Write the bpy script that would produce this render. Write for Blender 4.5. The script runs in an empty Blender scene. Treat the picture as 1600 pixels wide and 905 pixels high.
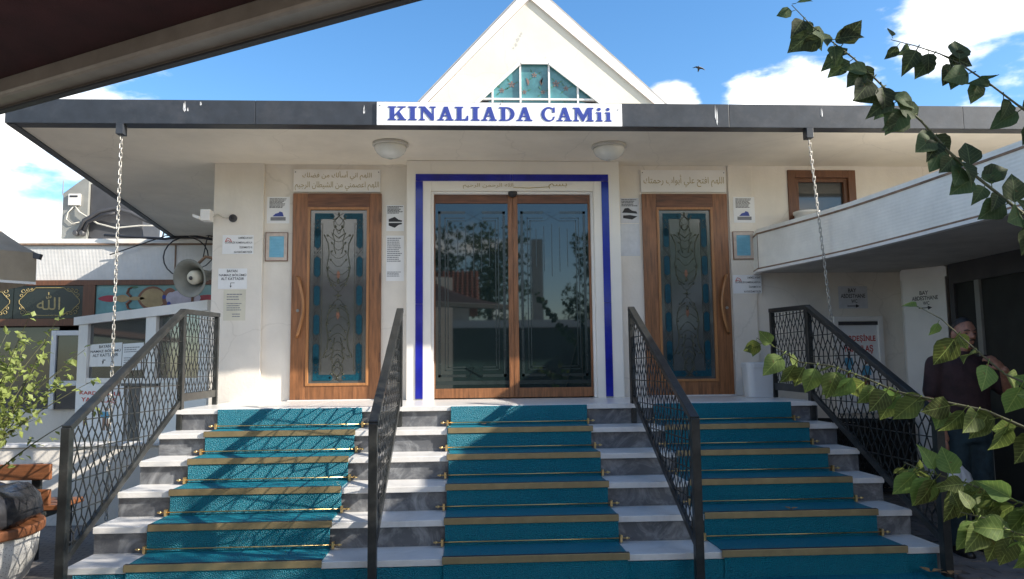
import bpy, bmesh, math, random
from math import radians, sin, cos, pi, atan2
from mathutils import Vector, Matrix, noise
import unicodedata
sc = bpy.context.scene
COL = sc.collection
R = random.Random(7)

# ------------------------------------------------------------------ camera, sky, sun, exposure
cam = bpy.data.cameras.new('camera'); camo = bpy.data.objects.new('camera', cam); COL.objects.link(camo)
PIT, YAW, ROL = 0.10286, 0.05616, -0.01127
fw = Vector((sin(YAW)*cos(PIT), cos(YAW)*cos(PIT), sin(PIT)))
rt = Vector((cos(YAW), -sin(YAW), 0)); up = rt.cross(fw)
r2 = rt*cos(ROL) + up*sin(ROL); u2 = up*cos(ROL) - rt*sin(ROL)
camo.matrix_world = Matrix(((r2.x, u2.x, -fw.x, 0), (r2.y, u2.y, -fw.y, -8.2608), (r2.z, u2.z, -fw.z, 1.3627), (0, 0, 0, 1)))
cam.sensor_width = 36; cam.lens = 36*1200/1600; cam.clip_end = 2000; cam.clip_start = .05
sc.camera = camo

SUN = Vector((-1.75, .62, -1)).normalized()
EL = math.asin(-SUN.z); AZ = atan2(-SUN.x, -SUN.y)
sl = bpy.data.lights.new('sun', 'SUN'); so = bpy.data.objects.new('sun', sl); COL.objects.link(so)
sl.energy = 5.0; sl.angle = radians(.55); sl.color = (1, .93, .82)
so.rotation_euler = SUN.to_track_quat('-Z', 'Y').to_euler(); so.location = (20, -20, 20)

w = bpy.data.worlds.new('World'); sc.world = w; w.use_nodes = True
nt = w.node_tree; N = nt.nodes; L = nt.links
for n in list(N): N.remove(n)
def wn(t, **k):
    n = N.new(t)
    for a, b in k.items(): setattr(n, a, b)
    return n
out = wn('ShaderNodeOutputWorld'); bg = wn('ShaderNodeBackground'); bg.inputs['Strength'].default_value = .09
L.new(bg.outputs[0], out.inputs[0])
sky = wn('ShaderNodeTexSky', sky_type='NISHITA', sun_disc=False)
sky.sun_elevation = EL; sky.sun_rotation = AZ; sky.air_density = 1.0; sky.dust_density = .6; sky.ozone_density = 2.2; sky.altitude = 50
tc = wn('ShaderNodeTexCoord')
nz = wn('ShaderNodeTexNoise'); nz.inputs['Scale'].default_value = 5.5; nz.inputs['Detail'].default_value = 8; nz.inputs['Roughness'].default_value = .56
mp = wn('ShaderNodeMapping'); mp.inputs['Scale'].default_value = (1, 1, 2.4); mp.inputs['Location'].default_value = (.35, 1.2, .3)
L.new(tc.outputs['Generated'], mp.inputs[0]); L.new(mp.outputs[0], nz.inputs['Vector'])
def math_(op, a, b=None, clamp=False):
    n = wn('ShaderNodeMath', operation=op, use_clamp=clamp)
    for i, v in enumerate((a, b)):
        if v is None: continue
        if hasattr(v, 'is_linked'): L.new(v, n.inputs[i])
        else: n.inputs[i].default_value = v
    return n.outputs[0]
nrm = wn('ShaderNodeVectorMath', operation='NORMALIZE'); L.new(tc.outputs['Generated'], nrm.inputs[0])
cover = None
# cloud banks of the afternoon sky: direction, angular radius (deg), density
for d, rad, k in (
        ((.578, .735, .395), 6.0, .85), ((.70, .66, .40), 9, .9), ((.400, .862, .298), 3.8, .7), ((.350, .885, .296), 3.0, .75), ((.245, .912, .322), 2.2, .75),
        ((-.58, .86, .23), 12, .85), ((-.72, .80, .30), 14, .85), ((-.5, .95, .16), 9, .6), ((.9, .7, .2), 12, .6),
        ((-.2, -.95, .3), 16, .8), ((.4, -.9, .42), 15, .75), ((.9, -.4, .3), 14, .6), ((-.95, -.2, .35), 16, .7)):
    v = Vector(d).normalized()
    dt = wn('ShaderNodeVectorMath', operation='DOT_PRODUCT'); L.new(nrm.outputs[0], dt.inputs[0]); dt.inputs[1].default_value = v
    a = math_('ARCCOSINE', dt.outputs['Value'])
    f = math_('MULTIPLY', math_('SUBTRACT', 1.0, math_('DIVIDE', a, radians(rad))), k)
    f = math_('MAXIMUM', f, -1.0)
    cover = f if cover is None else math_('MAXIMUM', cover, f)
dens = math_('ADD', math_('MULTIPLY', math_('SUBTRACT', nz.outputs['Fac'], .5), 2.1), cover)
ramp = wn('ShaderNodeMapRange', interpolation_type='SMOOTHSTEP'); ramp.inputs['From Min'].default_value = .02; ramp.inputs['From Max'].default_value = .34
L.new(dens, ramp.inputs['Value'])
mix = wn('ShaderNodeMix', data_type='RGBA'); L.new(ramp.outputs[0], mix.inputs['Factor'])
hs = wn('ShaderNodeHueSaturation'); hs.inputs['Saturation'].default_value = 1.25; hs.inputs['Value'].default_value = 1.5
L.new(sky.outputs[0], hs.inputs['Color']); L.new(hs.outputs[0], mix.inputs['A'])
nz2 = wn('ShaderNodeTexNoise'); nz2.inputs['Scale'].default_value = 7; nz2.inputs['Detail'].default_value = 5
mp2 = wn('ShaderNodeMapping'); mp2.inputs['Location'].default_value = (4, 2, 1); L.new(tc.outputs['Generated'], mp2.inputs[0]); L.new(mp2.outputs[0], nz2.inputs['Vector'])
cr = wn('ShaderNodeValToRGB'); cr.color_ramp.elements[0].position = .36; cr.color_ramp.elements[0].color = (8.6, 8.6, 8.8, 1)
cr.color_ramp.elements[1].position = .52; cr.color_ramp.elements[1].color = (12.2, 11.9, 11.3, 1)
L.new(nz2.outputs['Fac'], cr.inputs[0]); L.new(cr.outputs[0], mix.inputs['B'])
L.new(mix.outputs['Result'], bg.inputs['Color'])
sc.view_settings.view_transform = 'Standard'; sc.view_settings.look = 'None'; sc.view_settings.gamma = 1
sc.view_settings.exposure = 0.98
sc.cycles.max_bounces = 8; sc.cycles.diffuse_bounces = 4; sc.cycles.use_denoising = True

# ------------------------------------------------------------------ materials
def mat(name, col, rough=.6, var=.12, scale=6, bump=.0, bscale=60, metal=0, dirt=0, dirtcol=(.2, .17, .13), spec=.5, tex='noise', col2=None, stretch=(1, 1, 1), dscale=1.3, transl=0, ior=1.5, thr=(.45, .7), coat=0, dstretch=None, crack=0):
    m = bpy.data.materials.new(name); m.use_nodes = True
    t = m.node_tree; ns = t.nodes; lk = t.links; b = ns['Principled BSDF']
    b.inputs['Roughness'].default_value = rough; b.inputs['Metallic'].default_value = metal
    b.inputs['Specular IOR Level'].default_value = spec; b.inputs['IOR'].default_value = ior
    b.inputs['Coat Weight'].default_value = coat
    g = ns.new('ShaderNodeNewGeometry'); mp = ns.new('ShaderNodeMapping'); mp.inputs['Scale'].default_value = stretch
    lk.new(g.outputs['Position'], mp.inputs[0]); V = mp.outputs[0]
    if tex == 'noise':
        n = ns.new('ShaderNodeTexNoise'); n.inputs['Scale'].default_value = scale; n.inputs['Detail'].default_value = 6; n.inputs['Roughness'].default_value = .6
        lk.new(V, n.inputs['Vector']); fac = n.outputs['Fac']
    elif tex == 'vein':
        n = ns.new('ShaderNodeTexNoise'); n.inputs['Scale'].default_value = scale; n.inputs['Detail'].default_value = 9; n.inputs['Distortion'].default_value = 2.5; n.inputs['Roughness'].default_value = .68
        lk.new(V, n.inputs['Vector']); fac = n.outputs['Fac']
    elif tex == 'voronoi':
        n = ns.new('ShaderNodeTexVoronoi'); n.inputs['Scale'].default_value = scale; lk.new(V, n.inputs['Vector']); fac = n.outputs['Distance']
    elif tex == 'brick':
        n = ns.new('ShaderNodeTexBrick'); n.inputs['Scale'].default_value = scale; n.inputs['Mortar Size'].default_value = .018
        lk.new(V, n.inputs['Vector']); fac = n.outputs['Fac']
    rp = ns.new('ShaderNodeMapRange'); rp.inputs['From Min'].default_value = thr[0]-.15; rp.inputs['From Max'].default_value = thr[1]
    lk.new(fac, rp.inputs['Value'])
    mx = ns.new('ShaderNodeMix'); mx.data_type = 'RGBA'
    c2 = col2 or tuple(c*(1-var*2.2) for c in col); c1 = col if col2 else tuple(min(1, c*(1+var)) for c in col)
    mx.inputs['A'].default_value = (*c1, 1); mx.inputs['B'].default_value = (*c2, 1); lk.new(rp.outputs[0], mx.inputs['Factor'])
    colo = mx.outputs['Result']
    if dirt:
        n2 = ns.new('ShaderNodeTexNoise'); n2.inputs['Scale'].default_value = dscale; n2.inputs['Detail'].default_value = 10; n2.inputs['Roughness'].default_value = .7
        if dstretch:
            mq = ns.new('ShaderNodeMapping'); mq.inputs['Scale'].default_value = dstretch; lk.new(g.outputs['Position'], mq.inputs[0]); lk.new(mq.outputs[0], n2.inputs['Vector'])
        else: lk.new(g.outputs['Position'], n2.inputs['Vector'])
        r3 = ns.new('ShaderNodeMapRange'); r3.inputs['From Min'].default_value = .5; r3.inputs['From Max'].default_value = .8; r3.inputs['To Max'].default_value = dirt
        lk.new(n2.outputs['Fac'], r3.inputs['Value'])
        m2 = ns.new('ShaderNodeMix'); m2.data_type = 'RGBA'; lk.new(r3.outputs[0], m2.inputs['Factor']); lk.new(colo, m2.inputs['A']); m2.inputs['B'].default_value = (*dirtcol, 1)
        colo = m2.outputs['Result']
    lk.new(colo, b.inputs['Base Color'])
    if crack:
        wn_ = ns.new('ShaderNodeTexNoise'); wn_.inputs['Scale'].default_value = 2.2; wn_.inputs['Detail'].default_value = 6; lk.new(g.outputs['Position'], wn_.inputs['Vector'])
        va = ns.new('ShaderNodeVectorMath'); va.operation = 'MULTIPLY_ADD'; lk.new(wn_.outputs['Color'], va.inputs[0]); va.inputs[1].default_value = (.35, .35, .35); lk.new(g.outputs['Position'], va.inputs[2])
        vo = ns.new('ShaderNodeTexVoronoi'); vo.feature = 'DISTANCE_TO_EDGE'; vo.inputs['Scale'].default_value = .75; lk.new(va.outputs[0], vo.inputs['Vector'])
        ck = ns.new('ShaderNodeMapRange'); ck.inputs['From Min'].default_value = .006; ck.inputs['From Max'].default_value = .001; ck.inputs['To Max'].default_value = crack; lk.new(vo.outputs['Distance'], ck.inputs['Value'])
        m4 = ns.new('ShaderNodeMix'); m4.data_type = 'RGBA'; lk.new(ck.outputs[0], m4.inputs['Factor']); lk.new(colo, m4.inputs['A']); m4.inputs['B'].default_value = (.30, .26, .20, 1); lk.new(m4.outputs['Result'], b.inputs['Base Color'])
    if bump:
        n3 = ns.new('ShaderNodeTexNoise' if tex != 'voronoi' else 'ShaderNodeTexVoronoi'); n3.inputs['Scale'].default_value = bscale
        if tex != 'voronoi': n3.inputs['Detail'].default_value = 4
        lk.new(V, n3.inputs['Vector'])
        bp = ns.new('ShaderNodeBump'); bp.inputs['Strength'].default_value = bump; bp.inputs['Distance'].default_value = .01
        lk.new(n3.outputs[0], bp.inputs['Height']); lk.new(bp.outputs[0], b.inputs['Normal'])
    if transl:
        tr = ns.new('ShaderNodeBsdfTranslucent'); lk.new(colo, tr.inputs['Color'])
        ms = ns.new('ShaderNodeMixShader'); ms.inputs[0].default_value = transl
        lk.new(b.outputs[0], ms.inputs[1]); lk.new(tr.outputs[0], ms.inputs[2]); lk.new(ms.outputs[0], ns['Material Output'].inputs[0])
    return m
def ribbed(name, col, axis, sc_, dirt=.3, bs=.35):
    m = mat(name, col, .45, .05, 4, dirt=dirt, dirtcol=(.33, .29, .23)); t = m.node_tree; ns = t.nodes; lk = t.links
    g = ns.new('ShaderNodeNewGeometry'); hs_ = []
    for ax, s in ((axis, sc_), ('Z' if axis != 'Z' else 'Y', sc_ if axis != 'Z' else sc_*.6)):
        wv = ns.new('ShaderNodeTexWave'); wv.bands_direction = ax; wv.inputs['Scale'].default_value = s; wv.wave_profile = 'SAW' if 0 else 'SIN'
        wv.inputs['Distortion'].default_value = .25
        lk.new(g.outputs['Position'], wv.inputs['Vector']); hs_.append(wv.outputs['Fac'])
    a = ns.new('ShaderNodeMath'); a.operation = 'MULTIPLY_ADD'; lk.new(hs_[1], a.inputs[0]); a.inputs[1].default_value = .45; lk.new(hs_[0], a.inputs[2])
    bp = ns.new('ShaderNodeBump'); bp.inputs['Strength'].default_value = bs; bp.inputs['Distance'].default_value = .008
    lk.new(a.outputs[0], bp.inputs['Height']); lk.new(bp.outputs[0], ns['Principled BSDF'].inputs['Normal'])
    return m
def leafmat(name, col, tr):
    m = bpy.data.materials.new(name); m.use_nodes = True; t = m.node_tree; ns = t.nodes; lk = t.links; b = ns['Principled BSDF']
    b.inputs['Roughness'].default_value = .58; b.inputs['Specular IOR Level'].default_value = .3
    def mth(op, a, c=None):
        n = ns.new('ShaderNodeMath'); n.operation = op
        for i, v in enumerate((a, c)):
            if v is None: continue
            if hasattr(v, 'is_linked'): lk.new(v, n.inputs[i])
            else: n.inputs[i].default_value = v
        return n.outputs[0]
    tc_ = ns.new('ShaderNodeTexCoord'); sp_ = ns.new('ShaderNodeSeparateXYZ'); lk.new(tc_.outputs['Object'], sp_.inputs[0])
    ay = mth('ABSOLUTE', sp_.outputs[1]); mid = mth('LESS_THAN', ay, .0011)
    side = mth('GREATER_THAN', mth('SINE', mth('MULTIPLY', mth('SUBTRACT', sp_.outputs[0], mth('MULTIPLY', ay, .9)), 560.)), .90)
    vein = mth('MAXIMUM', mid, mth('MULTIPLY', side, .55))
    oi = ns.new('ShaderNodeObjectInfo'); no = ns.new('ShaderNodeTexNoise'); no.inputs['Scale'].default_value = 45; no.inputs['Detail'].default_value = 5; lk.new(tc_.outputs['Object'], no.inputs['Vector'])
    hsv = ns.new('ShaderNodeHueSaturation'); hsv.inputs['Color'].default_value = (*col, 1)
    lk.new(mth('ADD', mth('MULTIPLY', oi.outputs['Random'], .05), .47), hsv.inputs['Hue']); lk.new(mth('ADD', mth('MULTIPLY', oi.outputs['Random'], .7), mth('MULTIPLY', no.outputs['Fac'], .7)), hsv.inputs['Value'])
    mx = ns.new('ShaderNodeMix'); mx.data_type = 'RGBA'; lk.new(mth('MULTIPLY', vein, .55), mx.inputs['Factor']); lk.new(hsv.outputs[0], mx.inputs['A']); mx.inputs['B'].default_value = (col[0]*2.4, col[1]*2.0, col[2]*2.2, 1)
    spot = ns.new('ShaderNodeMapRange'); spot.inputs['From Min'].default_value = .66; spot.inputs['From Max'].default_value = .74; lk.new(no.outputs['Fac'], spot.inputs['Value'])
    mx2 = ns.new('ShaderNodeMix'); mx2.data_type = 'RGBA'; lk.new(spot.outputs[0], mx2.inputs['Factor']); lk.new(mx.outputs['Result'], mx2.inputs['A']); mx2.inputs['B'].default_value = (.16, .10, .035, 1)
    c = mx2.outputs['Result']; lk.new(c, b.inputs['Base Color'])
    bp = ns.new('ShaderNodeBump'); bp.inputs['Strength'].default_value = .5; bp.inputs['Distance'].default_value = .004; lk.new(mth('ADD', mth('MULTIPLY', vein, -.5), no.outputs['Fac']), bp.inputs['Height']); lk.new(bp.outputs[0], b.inputs['Normal'])
    tn = ns.new('ShaderNodeBsdfTranslucent'); lk.new(c, tn.inputs['Color']); ms = ns.new('ShaderNodeMixShader'); ms.inputs[0].default_value = tr
    lk.new(b.outputs[0], ms.inputs[1]); lk.new(tn.outputs[0], ms.inputs[2]); lk.new(ms.outputs[0], ns['Material Output'].inputs[0]); return m
M = dict(
    wall=mat('white painted plaster', (.76, .705, .625), .62, .05, 2.2, .16, 38, dirt=.30, dirtcol=(.52, .45, .35), dstretch=(2.2, 2.2, .55), crack=.16),
    soffit=mat('cream painted soffit', (.88, .80, .67), .7, .05, 1.6, .10, 26, dirt=.28, dirtcol=(.56, .47, .35), dscale=1.1, crack=.14),
    portal=mat('white lacquered panel', (.79, .75, .68), .38, .02, 3, .03, 20, dirt=.08, dirtcol=(.6, .54, .45)),
    blue=mat('glossy cobalt blue tile', (.012, .018, .29), .13, .14, 5, .06, 7, ior=1.5),
    fascia=mat('anthracite painted metal', (.030, .036, .046), .42, .14, 7, .05, 30, dirt=.25, dirtcol=(.16, .15, .15), dscale=4),
    white=mat('white paint', (.80, .78, .75), .5, .03, 4, .05, 40, dirt=.12, dirtcol=(.5, .45, .38)),
    signw=mat('white sign board', (.86, .86, .86), .35, .015, 3),
    navy=mat('navy vinyl lettering', (.03, .055, .30), .4, .06, 9),
    black=mat('black print', (.025, .025, .03), .6, .05, 9),
    greyprint=mat('grey print', (.22, .22, .24), .6, .1, 9),
    red=mat('red print', (.55, .04, .03), .6, .1, 9),
    bluepr=mat('light blue print', (.10, .36, .55), .6, .1, 9),
    paper=mat('white paper', (.80, .80, .80), .6, .02, 8, .08, 12),
    paperg=mat('grey paper in plastic sleeve', (.62, .63, .66), .25, .05, 14, .15, 25),
    beigep=mat('yellowed paper', (.66, .62, .50), .6, .04, 8, .08, 12),
    bluep=mat('light blue certificate paper', (.18, .46, .62), .4, .06, 16),
    pinkf=mat('pale pinkish frame', (.55, .46, .40), .45, .08, 20),
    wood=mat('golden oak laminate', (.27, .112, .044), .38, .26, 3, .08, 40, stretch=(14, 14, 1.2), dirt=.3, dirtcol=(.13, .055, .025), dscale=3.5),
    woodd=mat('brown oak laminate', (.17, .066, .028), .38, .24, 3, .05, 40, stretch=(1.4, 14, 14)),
    woodw=mat('brown window wood', (.15, .06, .028), .45, .16, 3, .05, 40, stretch=(14, 14, 1.2)),
    bead=mat('light oak bead', (.38, .17, .062), .36, .1, 4, stretch=(8, 8, 1)),
    glassd=mat('dark tinted door glass', (.012, .022, .021), .025, .1, 2, ior=1.8),
    glassg=mat('grey frosted door glass', (.07, .08, .08), .10, .06, 14, .03, 25, ior=1.75),
    etch=mat('etched line on glass', (.018, .028, .028), .2, .1, 9, ior=1.65),
    winglass=mat('dim window glass', (.05, .055, .055), .05, .1, 3, ior=1.7),
    teal=mat('turquoise stained glass', (.004, .072, .105), .4, .3, 45, .1, 50, ior=1.4, spec=.3, col2=(.002, .035, .06)),
    lead=mat('dark painted tracery', (.035, .045, .04), .4, .2, 20),
    olive=mat('olive painted tracery', (.07, .075, .045), .4, .2, 20),
    tread=mat('white marble', (.74, .72, .69), .30, .06, 3.4, .03, 30, tex='vein', dirt=.22, dirtcol=(.48, .44, .38), dscale=5),
    riser=mat('grey veined marble', (.105, .11, .12), .28, .2, 3.2, .03, 30, tex='vein', col2=(.36, .37, .38), dirt=.45, dirtcol=(.42, .41, .40), dscale=7, thr=(.62, .78)),
    carpet=mat('turquoise nubby carpet', (.0, .285, .355), .45, .2, 140, 1.0, 140, tex='voronoi', col2=(.0, .155, .225), spec=.5, stretch=(1, 1, 1), dirt=.3, dirtcol=(.04, .25, .31), dscale=4.5, thr=(.2, .62)),
    gold=mat('anodised gold edging', (.36, .28, .15), .42, .08, 12, metal=.55, dirt=.2, dirtcol=(.12, .1, .06), dscale=7),
    brass=mat('brass rod', (.72, .50, .22), .28, .06, 12, metal=.85),
    iron=mat('dark grey railing paint', (.028, .031, .031), .36, .25, 9, .1, 60, dirt=.40, dirtcol=(.11, .10, .09), dscale=7, metal=.2),
    chain=mat('galvanised chain', (.50, .48, .44), .40, .15, 20, metal=.6),
    ceil=mat('opal lamp glass', (.70, .70, .66), .2, .04, 6),
    ceilb=mat('lamp base', (.55, .53, .48), .4, .04, 6),
    metal=mat('grey sheet metal', (.26, .26, .24), .45, .08, 5, .03, 20, dirt=.25, dirtcol=(.2, .18, .16), dscale=3),
    dkmetal=mat('dark sheet metal', (.06, .06, .065), .5, .1, 5),
    cable=mat('black cable', (.025, .025, .03), .5, .1, 9),
    wcable=mat('cream cable', (.60, .57, .50), .5, .1, 9),
    hornm=mat('weathered grey horn paint', (.24, .24, .21), .5, .1, 6, dirt=.3, dirtcol=(.18, .17, .14), dscale=6),
    canvas=mat('beige canvas', (.42, .35, .26), .8, .07, 4, .2, 120, transl=.25),
    maroon=mat('maroon awning cloth', (.055, .012, .015), .85, .15, 6, .2, 160),
    alu=mat('beige aluminium bar', (.33, .29, .25), .42, .1, 6, metal=.3, dirt=.2, dirtcol=(.15, .13, .11), dscale=5),
    parapet=ribbed('white ribbed mosaic cladding', (.68, .66, .62), 'X', 14),
    slabm=ribbed('white ridged slab cladding', (.90, .865, .79), 'Z', 11, .25, .14),
    under=mat('grey concrete soffit', (.55, .53, .49), .8, .1, 3, .15, 30, dirt=.3, dirtcol=(.2, .18, .15)),
    trim=mat('rusty edge trim', (.27, .17, .11), .7, .2, 12),
    bpanel=mat('black lacquer panel', (.014, .019, .017), .25, .1, 5),
    goldp=mat('gold painted ornament', (.42, .33, .14), .5, .12, 12),
    tpanel=mat('teal painted glass', (.16, .34, .34), .25, .12, 6),
    rose=mat('dusty rose paint', (.20, .13, .11), .4, .1, 9), ochre=mat('ochre paint', (.42, .30, .14), .4, .1, 9), brown=mat('brown paint', (.22, .09, .05), .4, .1, 9), crim=mat('crimson paint', (.35, .03, .05), .4, .1, 9), pgreen=mat('leaf green paint', (.05, .16, .10), .4, .1, 9), lilac=mat('pale lilac paint', (.50, .46, .52), .4, .1, 9),
    gteal=mat('turquoise gable glass', (.075, .235, .26), .22, .2, 3, .05, 20, ior=1.6),
    gable=mat('sun-bleached gable plaster', (.72, .68, .57), .7, .05, 1.5, .1, 40, dirt=.12, dirtcol=(.6, .56, .36), dscale=.8, crack=.14),
    roofm=mat('grey roof sheet', (.36, .35, .34), .6, .08, 4),
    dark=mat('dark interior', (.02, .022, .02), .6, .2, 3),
    paving=mat('grey paving', (.20, .18, .165), .8, .12, 4.2, .3, 60, tex='brick', col2=(.09, .085, .08), dirt=.3, dirtcol=(.1, .09, .08)),
    paver=mat('grey brown paver', (.21, .185, .17), .8, .2, 5, .35, 70, dirt=.4, dirtcol=(.1, .09, .08), dscale=6),
    terr=mat('terrazzo', (.14, .13, .13), .5, .1, 70, .0, 40, tex='voronoi', col2=(.54, .53, .50), thr=(.33, .25)),
    slat=mat('orange brown timber', (.20, .075, .03), .5, .16, 4, .1, 40, stretch=(1.5, 14, 14)),
    bagm=mat('white plastic bag', (.74, .76, .80), .3, .04, 20, .3, 14, transl=.3),
    binl=mat('black bin liner', (.022, .022, .025), .25, .1, 20, .4, 26),
    leafd=leafmat('backlit-toned green leaf', (.075, .112, .042), .48),  # backlit look of the upper twigs put into a darker leaf colour
    leafm=leafmat('mid green leaf', (.16, .235, .058), .48),
    leafy=mat('yellow green leaf', (.30, .36, .10), .55, .25, 12, transl=.45),
    bark=mat('bark', (.09, .07, .05), .9, .25, 20, .5, 40),
    twig=mat('green brown twig', (.085, .085, .04), .7, .2, 20),
    deadl=mat('dry leaf', (.34, .18, .07), .7, .2, 20),
    skin=mat('shade-darkened skin', (.27, .125, .08), .55, .16, 30, .2, 90),  # skin colour lowered to stand in for the deep shade around the man
    hair=mat('dark hair', (.018, .014, .012), .6, .2, 60, .4, 160),
    shirt=mat('dark maroon shirt', (.030, .012, .014), .85, .25, 12, .7, 16),
    jeans=mat('dark teal jeans', (.012, .032, .045), .85, .25, 14, .7, 14),
    shoe=mat('black shoe', (.015, .014, .014), .4, .1, 9),
    tile=mat('red roof tile', (.30, .085, .05), .8, .2, 5, .3, 20),
    bucket=mat('white bucket plastic', (.78, .76, .72), .4, .03, 5, dirt=.15, dirtcol=(.5, .45, .38)),
    binm=mat('light grey bin plastic', (.56, .57, .58), .35, .03, 5),
)

# ------------------------------------------------------------------ helpers
WL = {}
class MB:
    def __init__(s): s.v = []; s.f = []
    def add(s, vs, fs):
        o = len(s.v); s.v += [tuple(p) for p in vs]; s.f += [tuple(i+o for i in f) for f in fs]; return s
    def box(s, x0, x1, y0, y1, z0, z1):
        return s.add([(x0, y0, z0), (x1, y0, z0), (x1, y1, z0), (x0, y1, z0), (x0, y0, z1), (x1, y0, z1), (x1, y1, z1), (x0, y1, z1)],
                     [(3, 2, 1, 0), (4, 5, 6, 7), (0, 1, 5, 4), (1, 2, 6, 5), (2, 3, 7, 6), (3, 0, 4, 7)])
    def prism(s, pts, dv):           # closed polygon of 3-D points pushed along dv
        n = len(pts); a = [Vector(p) for p in pts]; b = [p+Vector(dv) for p in a]
        return s.add(a+b, [tuple(range(n-1, -1, -1)), tuple(range(n, 2*n))] + [(i, (i+1) % n, n+(i+1) % n, n+i) for i in range(n)])
    def plate(s, pts, y, th):        # x,z outline, front at y, thickness th
        return s.prism([(x, y, z) for x, z in pts], (0, th, 0))
    def beam(s, p, q, w, h, upv=(0, 0, 1)):
        p, q = Vector(p), Vector(q); d = (q-p).normalized(); a = d.cross(Vector(upv))
        if a.length < 1e-4: a = d.cross(Vector((1, 0, 0)))
        a.normalize(); b = a.cross(d); a *= w/2; b *= h/2
        return s.add([p-a-b, p+a-b, p+a+b, p-a+b, q-a-b, q+a-b, q+a+b, q-a+b], [(0, 1, 2, 3), (7, 6, 5, 4), (0, 4, 5, 1), (1, 5, 6, 2), (2, 6, 7, 3), (3, 7, 4, 0)])
    def tube(s, pts, r, n=6, cap=True):
        pts = [Vector(p) for p in pts]; k = len(pts); rs = r if isinstance(r, (list, tuple)) else [r]*k
        vs = []; ref = None
        for i, p in enumerate(pts):
            d = (pts[min(i+1, k-1)]-pts[max(i-1, 0)]).normalized()
            if ref is None: ref = Vector((0, 0, 1)) if abs(d.z) < .9 else Vector((1, 0, 0))
            a = d.cross(ref).normalized(); b = a.cross(d).normalized(); ref = b
            vs += [p+(a*cos(2*pi*j/n)+b*sin(2*pi*j/n))*rs[i] for j in range(n)]
        fs = [(i*n+j, i*n+(j+1) % n, (i+1)*n+(j+1) % n, (i+1)*n+j) for i in range(k-1) for j in range(n)]
        if cap: fs += [tuple(range(n-1, -1, -1)), tuple(range((k-1)*n, k*n))]
        return s.add(vs, fs)
    def lathe(s, prof, c, n=24, sx=1, sy=1, axis=None):
        vs = []; c = Vector(c); q = Vector((0, 0, 1)).rotation_difference(Vector(axis)) if axis else None
        for r, z in prof:
            for j in range(n):
                p = Vector((r*cos(2*pi*j/n)*sx, r*sin(2*pi*j/n)*sy, z)); vs.append(c+(q @ p if q else p))
        k = len(prof); fs = [(i*n+j, i*n+(j+1) % n, (i+1)*n+(j+1) % n, (i+1)*n+j) for i in range(k-1) for j in range(n)]
        fs += [tuple(range(n-1, -1, -1)), tuple(range((k-1)*n, k*n))]
        return s.add(vs, fs)
    def ball(s, c, r, n=12, m=8):
        r = r if isinstance(r, (tuple, list)) else (r, r, r); c = Vector(c); vs = [c+Vector((0, 0, -r[2]))]; fs = []
        for i in range(1, m):
            a = -pi/2+pi*i/m
            vs += [c+Vector((r[0]*cos(a)*cos(2*pi*j/n), r[1]*cos(a)*sin(2*pi*j/n), r[2]*sin(a))) for j in range(n)]
        vs.append(c+Vector((0, 0, r[2]))); e = len(vs)-1
        fs += [(0, 1+(j+1) % n, 1+j) for j in range(n)]
        fs += [(1+i*n+j, 1+i*n+(j+1) % n, 1+(i+1)*n+(j+1) % n, 1+(i+1)*n+j) for i in range(m-2) for j in range(n)]
        fs += [(e, 1+(m-2)*n+j, 1+(m-2)*n+(j+1) % n) for j in range(n)]
        return s.add(vs, fs)
    def mesh(s, name, m, smooth=False):
        me = bpy.data.meshes.new(name); me.from_pydata(s.v, [], s.f); me.materials.append(M[m] if isinstance(m, str) else m)
        bm = bmesh.new(); bm.from_mesh(me); bmesh.ops.recalc_face_normals(bm, faces=bm.faces); bm.to_mesh(me); bm.free()
        if smooth:
            for p in me.polygons: p.use_smooth = True
        return me
    def obj(s, name, m, par=None, smooth=False, bevel=0, kind=None, label=None, cat=None, group=None):
        o = bpy.data.objects.new(name, s.mesh(name, m, smooth)); COL.objects.link(o); attach(o, par)
        if bevel:
            b = o.modifiers.new('edge', 'BEVEL'); b.width = bevel; b.segments = 2; b.limit_method = 'ANGLE'; b.angle_limit = radians(40)
        tag(o, label, cat, group, kind); return o
def tag(o, label=None, cat=None, group=None, kind=None):
    for k, v in (('label', label), ('category', cat), ('group', group), ('kind', kind)):
        if v: o[k] = v
    return o
def attach(o, par):
    if par is not None:
        o.parent = par; o.matrix_parent_inverse = Matrix.Translation(-WL.get(par, Vector()))
def thing(name, loc, label, cat, group=None, par=None):
    o = bpy.data.objects.new(name, None); COL.objects.link(o); o.location = loc; WL[o] = Vector(loc); o.empty_display_size = .1
    if par: attach(o, par)
    tag(o, label, cat, group); return o
def inst(name, me, par, loc, rot=None, scale=None):
    o = bpy.data.objects.new(name, me); COL.objects.link(o); attach(o, par); o.location = loc
    if rot is not None: o.rotation_euler = rot
    if scale is not None: o.scale = scale
    return o
def copy_tree(o, shift, par=None):
    c = o.copy(); COL.objects.link(c)
    if par: c.parent = par
    else: c.location = o.location + Vector(shift)
    for ch in list(o.children): copy_tree(ch, shift, c)
    return c

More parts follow.
